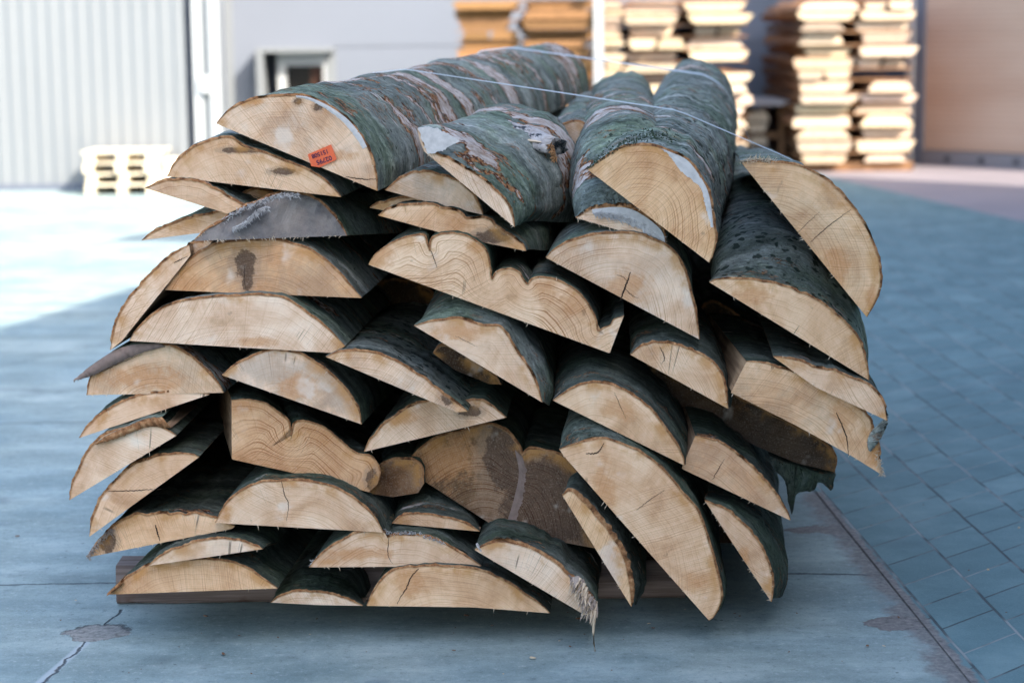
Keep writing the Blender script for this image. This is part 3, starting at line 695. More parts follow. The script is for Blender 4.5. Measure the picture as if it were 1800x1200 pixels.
PL = [
 (1, 'broad split log on top left with the orange number tag on its end', [(380,218),(400,197),(433,180),(467,172),(510,168),(543,172),(577,187),(610,210),(633,237),(647,263),(657,290),(662,317),(663,335)], [], dict(st=[(430, 179, 28, 5, 'o'), (580, 275, 40, 12, 'o'), (525, 178, 8, 6, 'd'), (560, 188, 8, 8, 'd')], vp=(1610,-75), bark='flaky', patch=1.25, taper=.12, ringa=.35, N=80, K=60, fib=10, L=3.1)),
 (2, 'split log directly beneath the tagged log, with a dark cleft along its upper edge', [(294,310),(307,290),(327,270),(350,255),(383,245),(407,243),(433,258),(463,268),(497,280),(533,293),(567,313),(587,330),(600,345)], [], dict(st=[(430, 263, 38, 5, 'd'), (500, 300, 22, 6, 'd')], vp=(1480,-20), dy=.03, patch=.8, fib=8)),
 (3, 'slim pointed slab below the cleft log at upper left', [(256,331),(280,322),(307,317),(340,318),(367,327),(393,342),(413,353),(428,362),(442,376)], [(441,388)], dict(vp=(1300,40), dy=.02, ringa=.5)),
 (4, 'thin slab pointing left over the sunlit yard, left of the grey weathered slab', [(249,423),(267,410),(293,398),(317,390),(340,383),(367,377),(395,371),(430,374),(450,385)], [(445,397)], dict(vp=(1250,60), dy=.06, ringa=.5, rag=.004)),
 (41, 'small light wedge peeping out above the grey weathered slab', [(427,362),(428,342),(445,333),(465,336),(490,343),(520,352),(545,368)], [(520,385)], dict(vp=(1300,60), dy=.14, N=40)),
 (5, 'grey weathered slab with a fuzzy dusty end at upper left', [(345,421),(367,402),(400,383),(433,363),(463,350),(493,341),(523,340),(547,350),(567,367),(590,393),(606,418)], [], dict(vp=(2300,330), dy=.0, end='grey', bark='plain', patch=0, ringa=.2, L=1.6, fib=60, rag=.012, rough=2, tilt=(.25,.15))),
 (6, 'golden split log with a dark brown stain in the middle of its end', [(289,510),(307,483),(333,457),(363,438),(393,427),(433,423),(477,423),(510,428),(543,440),(570,458),(593,478),(613,500),(635,524)], [], dict(st=[(430, 465, 19, 25, 'd'), (433, 500, 9, 14, 'd'), (330, 500, 40, 14, 'o')], vp=(1250,20), tint=(1,.88,.72), dy=.02, ringa=.7, fib=6)),
 (7, 'steeply leaning slab at the left edge beside the stained log', [(193,616),(197,593),(207,560),(223,530),(243,508),(267,480),(293,456),(317,440),(331,432)], [(334,449),(307,483),(253,550),(213,600)], dict(vp=(1100,60), dy=.0, fib=5)),
 (71, 'little wood sliver at the upper left of the stained log', [(328,434),(340,428),(355,426),(374,425)], [(356,440),(335,448)], dict(vp=(1200,60), dy=.05, N=30, L=.8)),
 (8, 'wide flat topped split log under the golden stained one', [(227,599),(240,580),(267,557),(293,540),(327,528),(367,523),(400,521),(440,518),(483,520),(510,527),(533,543),(560,563),(583,583),(607,607)], [(587,619)], dict(st=[(450, 600, 40, 8, 'o')], vp=(1180,40), ringa=.5, fib=8)),
 (9, 'split log with a loose bark flap jutting out to the left', [(153,694),(163,658),(193,637),(240,617),(283,607),(307,610),(333,625),(353,643),(373,663),(387,680),(393,690)], [], dict(st=[(250, 665, 60, 22, 'o')], vp=(1200,40), dy=.03, tint=(1,.94,.84), fib=8)),
 (10, 'rounded pale split log left of centre, below the wide flat topped log', [(391,659),(413,642),(443,627),(473,617),(500,616),(530,625),(557,640),(580,657),(600,677),(617,700),(630,723),(635,746)], [], dict(st=[(520, 680, 30, 25, 'o')], vp=(1300,60), patch=.7, bark='plain', ringa=.2, fib=6)),
 (11, 'curved slab with broad growth lines and mossy bark, left of centre', [(573,627),(600,618),(627,617),(660,621),(690,632),(717,647),(743,663),(763,680),(793,702),(822,722)], [(803,724)], dict(st=[(790, 700, 16, 14, 'd')], vp=(1150,40), dy=-.03, ringa=1.0, bark='mossy', patch=.6, fib=5)),
 (12, 'split log with thick bark rim in the centre of the pile', [(728,572),(767,564),(807,560),(833,567),(853,573),(877,573),(890,590),(907,617),(923,637),(937,663),(947,687),(953,707)], [], dict(st=[(800, 585, 40, 12, 'o')], vp=(1050,-60), dy=-.04, bark='smooth', patch=.9, ringa=.25, fib=5, secs=[(.10,[(742,560),(770,540),(807,533),(850,538),(885,550),(920,580),(945,620),(962,660),(972,690),(966,712)])])),
 (13, 'long wavy edged split log with deep notches in the centre', [(649,464),(660,447),(683,430),(710,418),(733,413),(747,415),(753,436),(757,440),(761,418),(787,410),(813,413),(833,422),(850,435),(858,453),(861,480),(865,493),(872,480),(890,473),(910,478),(920,493),(928,501),(937,490),(960,488),(983,495),(1007,508),(1023,523),(1037,543),(1047,563),(1050,583),(1063,577),(1073,573),(1080,562),(1097,556)], [(1072,622)], dict(st=[(666, 450, 26, 18, 'o'), (838, 432, 18, 12, 'o'), (1010, 535, 26, 26, 'o'), (960, 510, 20, 20, 'o')], vp=(1150,40), dy=.0, tint=(1,.92,.80), ringa=1.0, N=150, th=.004, fib=12, rough=.5, bark='plain')),
 (14, 'large split log with a forked crack, right of the notched log', [(960,453),(977,437),(1007,423),(1043,413),(1077,410),(1107,411),(1133,415),(1167,430),(1187,447),(1198,467),(1207,490),(1215,520),(1222,555),(1229,596)], [], dict(st=[(1100, 505, 36, 30, 'o')], vp=(1130,60), dy=.02, ringa=.8, patch=.8, bark='smooth', fib=6)),
 (15, 'small half round log between the notched log and the long squared slab', [(1108,623),(1123,610),(1143,603),(1167,602),(1190,605),(1213,613),(1240,627),(1257,640),(1267,660),(1273,680),(1279,717)], [], dict(vp=(1080,-10), dy=.03, bark='plain', ringa=.3, fib=5, secs=[(.12,[(1108,620),(1112,590),(1140,575),(1180,572),(1220,585),(1250,605),(1272,640),(1283,680),(1284,712)])])),
 (16, 'smooth rounded split log just below the centre, right of the thick barked one', [(972,703),(1000,685),(1020,675),(1043,671),(1067,674),(1090,682),(1113,695),(1137,713),(1157,737),(1177,763),(1190,783),(1200,803),(1202,816)], [], dict(st=[(1090, 720, 30, 20, 'o')], vp=(1130,20), dy=.0, bark='plain', ringa=.3, fib=4, tint=(1,.93,.82), secs=[(.12,[(972,700),(976,672),(1000,652),(1040,640),(1085,648),(1130,672),(1170,710),(1198,755),(1212,795),(1208,818)])])),
 (17, 'big split log with green mossy bark at the right of the pile', [(1248,497),(1260,492),(1293,491),(1323,493),(1353,498),(1383,505),(1413,517),(1443,533),(1473,557),(1497,580),(1512,603),(1520,630),(1525,650),(1527,668)], [], dict(st=[(1320, 520, 30, 14, 'o')], vp=(1180,-30), dy=.0, bark='mossy', patch=.4, ringa=.35, N=80, K=50, tint=(1,.93,.80), fib=8, secs=[(.22,[(1250,495),(1256,455),(1285,425),(1325,408),(1370,408),(1415,425),(1455,455),(1488,500),(1508,545),(1518,590),(1522,625),(1523,650)])])),
 (18, 'thin curved slab between the big mossy log and the long squared slab', [(1360,628),(1383,630),(1410,637),(1437,647),(1467,652),(1493,662),(1520,673),(1540,690),(1553,713),(1558,738)], [(1513,717),(1433,680)], dict(vp=(1150,0), dy=-.03, bark='plain', ringa=.3, fib=5)),
 (19, 'long squared slab with splintered tip at the far right', [(1310,632),(1333,635),(1367,643),(1400,655),(1433,672),(1477,695),(1517,723),(1530,743),(1533,763),(1543,783),(1549,834)], [(1500,803),(1400,747),(1283,687),(1296,660)], dict(st=[(1478, 735, 22, 34, 'o'), (1535, 800, 12, 24, 'o')], vp=(820,60), dy=.0, tint=(.95,.82,.66), ringa=.4, bark='plain', N=90, fib=14, rough=1.6)),
 (20, 'slab under the long squared slab, painted dark for its shade', [(1135,640),(1190,650),(1285,692),(1370,735),(1440,775),(1470,800),(1468,832)], [(1400,815),(1330,785),(1200,715)], dict(vp=(1100,60), dy=.40, end='brown_shaded', tint=(.5,.5,.5), bark='plain', ringa=.3, rough=2)),  # brown tone and dark tint paint the shade into this end
 (21, 'split log with a squared left side below the dark slab at right', [(1222,766),(1245,771),(1272,782),(1299,802),(1326,827),(1353,855),(1372,884),(1387,907),(1391,917)], [(1198,823)], dict(vp=(980,60), dy=.03, bark='plain', ringa=.4, fib=5, tint=(1,.9,.8))),
 (22, 'leaning crescent shaped slab at the lower right edge of the pile', [(1239,880),(1257,888),(1280,899),(1307,922),(1330,949),(1345,976),(1355,1003),(1358,1030),(1356,1058)], [], dict(st=[(1308, 978, 9, 20, 'o')], vp=(1220,20), dy=.0, bark='plain', patch=.5, ringa=.3, fib=24, secs=[(.18,[(1243,865),(1262,868),(1295,880),(1330,905),(1358,940),(1374,980),(1380,1015),(1375,1045)])])),
 (23, 'largest split log, leaning steeply at lower right with a thin saw line', [(983,788),(1008,779),(1038,773),(1061,770),(1092,779),(1123,792),(1153,813),(1180,840),(1203,869),(1222,892),(1234,919),(1245,953),(1257,999),(1266,1034),(1264,1057),(1253,1080),(1245,1087)], [(991,800)], dict(st=[(1225, 1020, 26, 18, 'o'), (1060, 870, 20, 60, 'o')], vp=(1130,60), dy=-.02, bark='plain', patch=1.1, ringa=.25, fib=10, tint=(1,.96,.9), secs=[(.06,[(985,785),(992,758),(1010,742),(1040,738),(1080,752),(1120,778),(1160,806),(1190,838),(1215,868),(1232,898),(1246,930),(1258,970),(1270,1010),(1274,1035),(1268,1060),(1255,1078)])])),
 (24, 'leaning brown sided slab left of the largest split log', [(989,871),(1003,863),(1023,880),(1045,905),(1066,930),(1082,953),(1097,984),(1105,1018),(1110,1066)], [], dict(st=[(1077, 980, 10, 30, 'o')], vp=(1180,60), dy=-.01, bark='plain', th=.012, ringa=.4, fib=10, tint=(1,.93,.78), secs=[(.12,[(995,868),(1008,845),(1030,850),(1058,880),(1085,915),(1108,955),(1124,1000),(1128,1030),(1118,1058)])])),
 (25, 'broad dark brown split log with orange left part in the lower centre', [(708,819),(733,793),(760,773),(787,763),(813,757),(850,747),(867,747),(893,760),(912,785),(918,800),(932,790),(967,795),(1000,812),(1020,850),(1035,910),(1047,966)], [(900,937),(877,930)], dict(st=[(975, 880, 95, 85, 'd'), (890, 800, 40, 80, 'd'), (780, 800, 70, 50, 'o')], vp=(1100,60), dy=.14, end='brown_shaded', tint=(1,1,1), ringa=1.0, N=90, bark='plain', rough=.6)),
 (26, 'low slab with a rusty barked top, below the curved growth line slab', [(640,795),(650,777),(667,757),(687,738),(710,722),(740,709),(777,703),(810,706),(843,704),(862,713),(890,733)], [], dict(st=[(825, 722, 20, 10, 'd'), (700, 735, 30, 12, 'o')], vp=(1100,60), dy=.04, ringa=.7, bark='plain', fib=8)),
 (27, 'wavy grained split log with a squared left side and orange patches', [(408,702),(433,701),(453,705),(473,712),(493,727),(507,740),(511,763),(514,764),(520,741),(543,742),(573,753),(600,777),(627,797),(650,802),(663,817),(667,833),(660,853),(648,865)], [(560,841),(408,806)], dict(st=[(560, 763, 36, 20, 'o'), (440, 712, 34, 10, 'o'), (655, 845, 12, 20, 'd')], vp=(60,40), L=.5, dy=.05, tint=(.86,.72,.56), ringa=1.3, N=110, rough=.5, th=.004, bark='plain')),
 (28, 'brownish wood lump to the right of the wavy grained log', [(648,866),(660,830),(675,815),(700,808),(735,815),(745,850)], [(735,866),(690,873)], dict(vp=(1100,60), dy=.10, end='brown_shaded', tint=(1,.9,.8), bark='plain', N=40)),
 (29, 'half moon split log with a thin crack at lower left', [(378,919),(387,903),(400,883),(417,867),(440,855),(467,845),(500,843),(533,843),(567,847),(593,855),(620,870),(640,887),(657,903),(675,932)], [], dict(st=[(395, 905, 12, 14, 'o')], vp=(1150,60), dy=.0, bark='plain', ringa=.3, fib=5)),
 (30, 'very thin slab end showing between the half moon log and the dark brown log', [(690,917),(710,903),(740,901),(773,905),(807,913),(827,922),(843,931)], [], dict(vp=(1120,20), dy=.06, bark='plain', ringa=.4, N=40, secs=[(.15,[(692,915),(705,885),(745,868),(790,875),(830,900),(845,928)])])),
 (31, 'flat bottomed split log with white fuzz along its upper edge', [(545,994),(560,977),(583,960),(610,943),(640,933),(673,932),(682,944),(690,941),(710,938),(743,942),(773,952),(800,967),(827,983),(846,995)], [], dict(st=[(640, 972, 50, 10, 'o'), (575, 985, 20, 6, 'o')], vp=(1120,60), dy=.0, bark='plain', ringa=.5, fib=16, rough=1.4)),
 (32, 'split log with torn hanging fibres at its right end near the ground', [(835,966),(853,958),(877,953),(900,955),(927,962),(953,975),(977,990),(997,1010),(1014,1022),(1032,1042),(1044,1064),(1046,1096)], [(1030,1082)], dict(vp=(1120,60), dy=-.06, bark='plain', ringa=.3, fib=4, th=.008)),
 (33, 'tiny low slab on the beam between two larger bottom logs', [(476,1058),(493,1047),(513,1040),(543,1039),(577,1042),(610,1052),(638,1063)], [(560,1062)], dict(vp=(1200,20), dy=.05, bark='plain', ringa=.4, secs=[(.2,[(482,1052),(505,1008),(545,994),(590,998),(625,1020),(642,1050)])])),
 (34, 'wide bottom log with a ragged crack, middle of the lowest row', [(645,1064),(657,1040),(673,1017),(690,1003),(710,997),(750,995),(800,995),(833,998),(867,1010),(900,1028),(927,1047),(953,1063),(966,1076)], [(833,1066)], dict(st=[(720, 1020, 26, 30, 'o')], vp=(1150,40), dy=-.01, bark='plain', ringa=.3, fib=6, tint=(1,.96,.88))),
 (35, 'bottom left split log resting on the beam, bark peeling at its tip', [(187,1046),(210,1027),(233,1010),(260,997),(287,990),(327,984),(367,983),(400,987),(430,997),(453,1010),(473,1023),(488,1033)], [], dict(vp=(1180,40), dy=-.01, bark='plain', ringa=.3, tint=(1,.94,.84), fib=4)),
 (36, 'thin curved slab lying just above the bottom left log', [(262,992),(287,973),(307,963),(323,960),(340,950),(367,945),(393,943),(420,947),(443,953),(464,961)], [], dict(vp=(1180,40), dy=-.02, bark='plain', ringa=.2, fib=3, secs=[(.15,[(268,982),(300,955),(335,938),(380,926),(430,926),(470,935),(492,948)])])),
 (37, 'dirty edged slab with a small brown streak at lower left', [(153,980),(167,960),(187,937),(210,920),(233,907),(260,903),(300,901),(353,903),(387,913),(414,922)], [(410,927)], dict(st=[(190, 950, 14, 22, 'd')], vp=(1230,20), dy=.04, bark='plain', ringa=.2, tint=(1,.88,.72), fib=14, rough=2.4)),
 (38, 'upturned slab with a long horizontal crack at the left edge', [(155,945),(160,920),(172,887),(187,863),(207,843),(233,820),(267,805),(300,800),(330,799),(350,803)], [], dict(vp=(1060,40), dy=.0, bark='plain', ringa=.3, fib=4)),
 (39, 'leftmost slab, tilted and pale, with curling bark on top', [(121,880),(127,853),(137,830),(150,800),(167,780),(183,765),(217,753),(250,747),(277,749),(297,756),(311,764)], [], dict(vp=(1050,40), dy=-.01, bark='plain', ringa=.25, fib=4)),
 (40, 'thin tilted slab at the left, under the log with the bark flap', [(140,769),(153,752),(173,732),(197,717),(227,703),(253,695),(283,692),(317,690),(347,691),(367,695)], [], dict(vp=(1060,60), dy=.02, bark='plain', ringa=.25, fib=6)),
 (42, 'crooked thick log chunk with a broken branch stub on top', [(733,225),(742,240),(752,262),(800,286),(830,303),(857,322),(880,345),(893,360),(900,378),(904,399)], [(745,266),(737,245)], dict(vp=(1080,-40), dy=-.03, bark='smooth', patch=1.2, ringa=.4, N=80, K=50, L=.95, taper=.0, fib=8, secs=[(.10,[(742,222),(768,222),(800,235),(840,256),(875,285),(905,315),(925,350),(930,375),(915,393)]),(.55,[(798,238),(822,208),(870,198),(930,204),(972,228),(998,268),(1010,315),(1014,352),(1008,384)])])),
 (43, 'split log end half hidden beneath the crooked chunk', [(678,334),(700,317),(723,305),(750,303),(780,309),(807,321),(830,342),(843,363),(849,378)], [(760,357)], dict(vp=(1350,0), dy=.05, bark='smooth', patch=1.0, ringa=.3)),
 (44, 'ragged torn slab below the crooked chunk', [(665,379),(683,367),(710,362),(743,360),(773,363),(800,371),(817,383),(847,385),(867,395),(893,410),(917,428),(924,441)], [(800,416)], dict(st=[(810, 395, 30, 12, 'o'), (870, 415, 30, 12, 'd')], vp=(1350,60), dy=.02, bark='plain', ringa=.4, tint=(1,.9,.78), fib=20, rough=2.2, secs=[(.3,[(700,372),(730,348),(780,345),(830,360),(880,375),(930,385),(960,400),(966,438)])])),
 (45, 'sliver of wood behind the ragged torn slab', [(650,365),(680,354),(710,348),(743,347),(755,360)], [(700,374)], dict(vp=(1300,40), dy=.10, bark='plain', N=30)),
 (46, 'bluish grey log in the top middle with a torn white lower end', [(1012,383),(1030,372),(1052,364),(1080,362),(1110,367),(1140,384),(1163,405),(1170,428)], [], dict(vp=(1090,-45), dy=.03, bark='flaky', patch=1.15, ringa=.4, N=80, K=60, rag=.02, fib=40, rough=2, L=3.0, taper=.10, secs=[(.06,[(1011,380),(1012,350),(1035,330),(1070,325),(1110,335),(1145,360),(1168,392),(1172,424)]),(.36,[(1010,372),(1004,320),(1008,270),(1026,235),(1060,214),(1100,208),(1142,218),(1172,248),(1190,300),(1196,365)])])),
 (47, 'mossy speckled split log at the top right with a white peeled rim', [(1034,299),(1060,280),(1090,262),(1123,255),(1150,257),(1180,268),(1207,281),(1227,305),(1243,333),(1250,363),(1254,393),(1256,420),(1253,440),(1246,461)], [], dict(vp=(1370,-120), dy=-.03, bark='mossy', patch=.95, ringa=.75, N=90, K=70, taper=.08, tint=(.97,.86,.68), fib=6, L=3.1)),
 (48, 'smooth pale split log leaning out at the top right corner', [(1304,287),(1320,284),(1350,286),(1383,288),(1417,297),(1443,310),(1467,330),(1490,357),(1510,383),(1527,413),(1537,440),(1543,470),(1545,490),(1540,517),(1530,540),(1522,556)], [], dict(st=[(1531, 520, 8, 28, 'o'), (1470, 470, 20, 30, 'o')], vp=(1165,115), dy=-.02, bark='mossy', patch=.8, ringa=.5, N=80, L=1.7, taper=.2, tint=(1,.94,.80), fib=26)),
 # logs added further back to close bright gaps; dark tints paint the gap shade
 (50, 'shaded thin slab behind the thick barked centre log', [(762,620),(775,606),(800,612),(840,640),(868,660),(880,676)], [(860,675),(800,650)], dict(vp=(1150,60), dy=.10, bark='plain', end='brown_shaded', tint=(.25,.25,.25), N=40)),
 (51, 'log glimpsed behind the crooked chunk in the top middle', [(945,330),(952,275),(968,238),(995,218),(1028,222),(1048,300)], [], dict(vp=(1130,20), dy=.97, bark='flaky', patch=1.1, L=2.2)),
 (52, 'shade-tinted log deep between the golden and the notched log', [(640,590),(636,530),(660,500),(700,492),(750,505),(770,545),(765,600)], [], dict(vp=(1150,60), dy=0.80, bark='plain', end='brown_shaded', tint=(.22,.22,.22))),
 (53, 'added shade-tinted filler log deep under the notched log', [(1000,700),(985,650),(1010,630),(1060,640),(1100,665),(1120,700)], [], dict(vp=(1150,60), dy=0.85, bark='plain', end='brown_shaded', tint=(.22,.22,.22))),
 (54, 'added shade-tinted filler log deep left of the wavy grained log', [(330,830),(345,775),(375,740),(420,720),(450,760),(440,830)], [], dict(vp=(1080,60), dy=0.95, bark='plain', end='brown_shaded', tint=(.22,.22,.22))),
 (55, 'added shade-tinted filler log deep between the half moon log and the beam', [(480,990),(480,950),(520,940),(580,945),(620,960),(640,990)], [], dict(vp=(1180,60), dy=0.85, bark='plain', end='brown_shaded', tint=(.22,.22,.22))),
 (56, 'added shade-tinted filler log deep behind the grey weathered slab', [(560,400),(575,370),(620,345),(680,350),(720,380),(730,410)], [], dict(vp=(1350,60), dy=0.85, bark='plain', end='brown_shaded', tint=(.22,.22,.22))),
 (57, 'added shade-tinted filler log deep at the right beneath the forked crack log', [(1225,640),(1228,560),(1250,530),(1300,560),(1340,620),(1345,650)], [], dict(vp=(1130,60), dy=0.80, bark='plain', end='brown_shaded', tint=(.22,.22,.22))),
 (58, 'added shade-tinted filler log deep behind the lower right leaning logs', [(1180,1030),(1200,940),(1240,900),(1300,930),(1335,990),(1310,1040)], [], dict(vp=(1130,60), dy=0.90, bark='plain', end='brown_shaded', tint=(.22,.22,.22))),
 (59, 'added shade-tinted filler log deep above the dark brown log', [(880,760),(890,710),(940,690),(985,705),(1000,745),(1000,775)], [], dict(vp=(1130,60), dy=0.85, bark='plain', end='brown_shaded', tint=(.22,.22,.22))),
]
for (i, lab, arc, chord, kw) in PL: make_log(i, 'split_log', lab, arc, chord, **kw)
#DETAILS
# ------------------------------------------------------------------ details on single logs
def facept(i, px, py, proud=.0):
    root, O = LOGS[i]; tx, tz = TILT[i]; Y = O.y
    for _ in range(4):
        v = at(px, py, Y); Y = O.y+tx*(v.x-O.x)+tz*(v.z-O.z)-proud
    return at(px, py, Y)-O
def px_curve(pts, n): return [tuple(p) for p in catmull(pts, n)]
def patch(i, name, outline, mat, proud=.0012, jag=1.0, n=70, label=None):
    pts = catmull(list(outline)+[outline[0]], n)[:-1]; m = pts.mean(0); V = []
    for j, p in enumerate(pts):
        d = (p-m)/(np.linalg.norm(p-m)+1e-6); p = p+d*(nz(j*.9, i*2.7)*2.2+nz(j*.3, i)*2.)*jag; V.append(facept(i, p[0], p[1], proud))
    c = facept(i, m[0], m[1], proud); V2 = [c+(v-c)*.55 for v in V]; n_ = len(V)
    back = [v+Vector((0, proud*1.5, 0)) for v in V]
    F_ = [(j, (j+1) % n_, n_+(j+1) % n_, n_+j) for j in range(n_)]+[(n_+j, n_+(j+1) % n_, 2*n_) for j in range(n_)]+[(2*n_+1+j, 2*n_+1+(j+1) % n_, (j+1) % n_, j) for j in range(n_)]
    o = mesh(name, V+V2+[c]+back, F_, mat, LOGS[i][0], smooth=False)
    if label: o['label'] = label
    return o
def band(i, name, A, B, mat, proud=.0015, n=60, jag=1.0):      # strip on the end face between two pixel curves
    a, b = catmull(A, n), catmull(B, n); V = []
    for j in range(n):
        q = b[j]+np.array([nz(j*.8, i*1.7), nz(j*.8, i*4.1)])*2.5*jag
        V.append(facept(i, a[j][0], a[j][1], proud)); V.append(facept(i, (a[j][0]+q[0])/2, (a[j][1]+q[1])/2, proud*1.3)); V.append(facept(i, q[0], q[1], proud*.4))
    F_ = []
    for j in range(n-1): F_ += [(3*j, 3*j+3, 3*j+4, 3*j+1), (3*j+1, 3*j+4, 3*j+5, 3*j+2)]
    return mesh(name, V, F_, mat, LOGS[i][0], smooth=False)
def crackline(i, pts, wpx, mat, jag=1.0, n=30):
    P = catmull(pts, n); V = []
    tg = np.gradient(P, axis=0); tg /= np.linalg.norm(tg, axis=1)[:, None]; nn = np.c_[-tg[:, 1], tg[:, 0]]
    for j in range(n):
        q = P[j]+nn[j]*nz(j*.7, i*3.3)*1.6*jag; wd = wpx*(.35+.65*math.sin(math.pi*min(.95, .1+j/n)))*(1+.5*nz(j*1.1, i))
        V.append(facept(i, *(q+nn[j]*wd*.5), .0006)); V.append(facept(i, *(q-nn[j]*wd*.5), .0006))
    return mesh('crack', V, [(2*j, 2*j+2, 2*j+3, 2*j+1) for j in range(n-1)], mat, LOGS[i][0], smooth=False)
def flap(i, name, outer, inner, depth, mats, lift=0., label=None):
    n = 40; a, b = catmull(outer, n), catmull(inner, n); V = []; F_ = []; mi = []; rows = 6
    for r in range(rows+1):
        y = depth*r/rows
        for j in range(n):
            qa = a[j]+np.array([nz(j*.6, i, r*.3), nz(j*.6, i*2, r*.3)])*1.6; qb = b[j]+np.array([nz(j*.7, i*3, r*.3), nz(j*.7, i*5, r*.3)])*1.6
            O = LOGS[i][1]; pa = at(*qa, O.y-.012)-O; pb = at(*qb, O.y-.012)-O
            ax = ray(1150, 40); ax /= ax.y; jit = .006*nz(j*.9, i*7) if r == 0 else 0
            V += [pa+Vector(ax)*y+Vector((0, jit, 0)), pb+Vector(ax)*y+Vector((0, jit, 0))]
    for r in range(rows):
        for j in range(n-1):
            k0 = r*2*n+2*j; k1 = k0+2*n
            F_.append((k0, k0+2, k1+2, k1)); mi.append(1); F_.append((k0+1, k1+1, k1+3, k0+3)); mi.append(2)
    for j in range(n-1): F_.append((2*j, 2*j+1, 2*j+3, 2*j+2)); mi.append(0)
    o = mesh(name, V, F_, mats, LOGS[i][0], mi, True)
    at_ = o.data.attributes.new('bco', 'FLOAT_VECTOR', 'POINT'); at_.data.foreach_set('vector', np.array([tuple(v) for v in V], dtype=np.float32).ravel())
    if label: o['label'] = label
    return o
M_STAIN = m_simple('dark_heart_stain', (.16, .085, .05), .85, 1, 60, amt=.55, bump=.4); M_STAIN2 = m_simple('pale_heart_stain', (.50, .35, .24), .85, 1, 50, amt=.3)
M_PEEL = m_simple('pale_inner_bark', (.56, .52, .49), .8, 1, 70, amt=.35, bump=.5)
M_CRACK = m_simple('crack_dark', (.045, .025, .015), .9)
M_PEELD = m_simple('torn_inner_bark', (.24, .17, .14), .9, 1, 40, amt=.5, bump=.6)
M_AMBER = m_simple('amber_stain', (.46, .24, .08), .85, 1, 45, amt=.4)
k = NT('golden_grain'); p = k.obj(); q_ = k.noise(p, 12, 2); z_ = k.sep(p)
rr_ = k.noise1(k.ma('ADD', k.ma('MULTIPLY', k.vm('LENGTH', k.vm('MULTIPLY', p, (1, 0, 1))), 210.), k.ma('MULTIPLY', q_, 9.)), 1.)
k.base(k.mix(k.sm(rr_, .42, .62), (.46, .29, .13), (.24, .125, .045))); k.rough(.85); k.bump(rr_, .5, .003); M_AMBR = k.m
band(1, 'peeled_rim', [(520,168),(543,171),(577,186),(610,209),(633,236),(645,258)], [(520,171),(543,176),(573,192),(603,215),(624,240),(638,262)], M_PEEL, jag=.5)
band(47, 'peeled_rim', [(1160,260),(1180,268),(1207,281),(1227,305),(1243,333),(1250,363),(1254,400)], [(1165,262),(1180,278),(1198,302),(1218,318),(1232,332),(1240,362),(1251,400)], M_PEEL, jag=1.2)
band(25, 'split_side', [(905,790),(912,830),(905,870),(895,905),(886,930)], [(918,800),(925,835),(918,875),(908,910),(900,936)], M_PEELD, jag=2)
for (i, pts, wd) in [(23, [(1119,896),(1145,876),(1168,861)], 1.0), (1, [(608,311),(640,315),(661,315)], 1.8), (29, [(495,845),(500,870),(507,885),(504,915)], 1.3), (34, [(736,999),(722,1014),(716,1030),(705,1048),(698,1061)], 2.0), (38, [(190,863),(230,862),(284,859)], 1.6), (21, [(1252,843),(1262,826),(1273,806)], 1.2), (14, [(1091,527),(1098,507),(1104,492),(1108,478)], 3.2), (14, [(1098,507),(1112,520),(1122,524)], 1.2), (14, [(1103,494),(1094,486),(1084,483)], 1.0), (48, [(1425,425),(1460,395),(1495,368)], 1.3), (48, [(1400,412),(1440,372)], .8), (6, [(431,465),(429,490),(432,508)], 1.4), (37, [(273,922),(277,937),(281,950)], 2.6), (9, [(165,660),(205,640),(250,622)], .9), (19, [(1470,725),(1487,765),(1492,800)], 2.2), (15, [(1160,610),(1168,628),(1163,640)], 1.4), (23, [(1030,797),(1050,795),(1062,778)], 2.4), (16, [(1080,690),(1100,735)], .8), (41, [(445,345),(500,360)], 1.0), (31, [(683,945),(682,975),(690,990)], 1.2), (17, [(1393,590),(1405,572)], 1.0), (7, [(306,462),(330,450)], 1.6), (13, [(757,440),(762,452),(768,470)], 1.4), (12, [(800,590),(840,610)], .7)]:
    crackline(i, pts, wd, M_CRACK)
BM_ = [M_RIM, M_BARK['smooth'], M_SAWN]
flap(9, 'bark_flap', [(131,667),(150,650),(175,632),(205,614),(240,605),(285,605)], [(133,668),(160,661),(190,646),(225,630),(255,618),(288,610)], .30, [M_PEELD, M_BARK['plain'], M_SAWN], label='grey ragged bark flap jutting out left')
flap(39, 'bark_flap', [(166,779),(190,764),(225,748),(258,735),(285,733)], [(168,781),(198,773),(232,760),(262,750),(300,752)], .28, BM_, label='curling rusty bark')
flap(19, 'bark_flap', [(1562,728),(1560,745),(1552,764),(1543,778),(1531,793)], [(1537,752),(1531,760),(1526,770),(1525,782),(1527,792)], .06, [M_BARK['mossy'], M_BARK['mossy'], M_SAWN], label='dangling dark bark shred')
flap(35, 'bark_flap', [(186,1048),(198,1034),(212,1021)], [(192,1044),(204,1036),(215,1027)], .10, [M_RIM, M_RIM, M_SAWN])
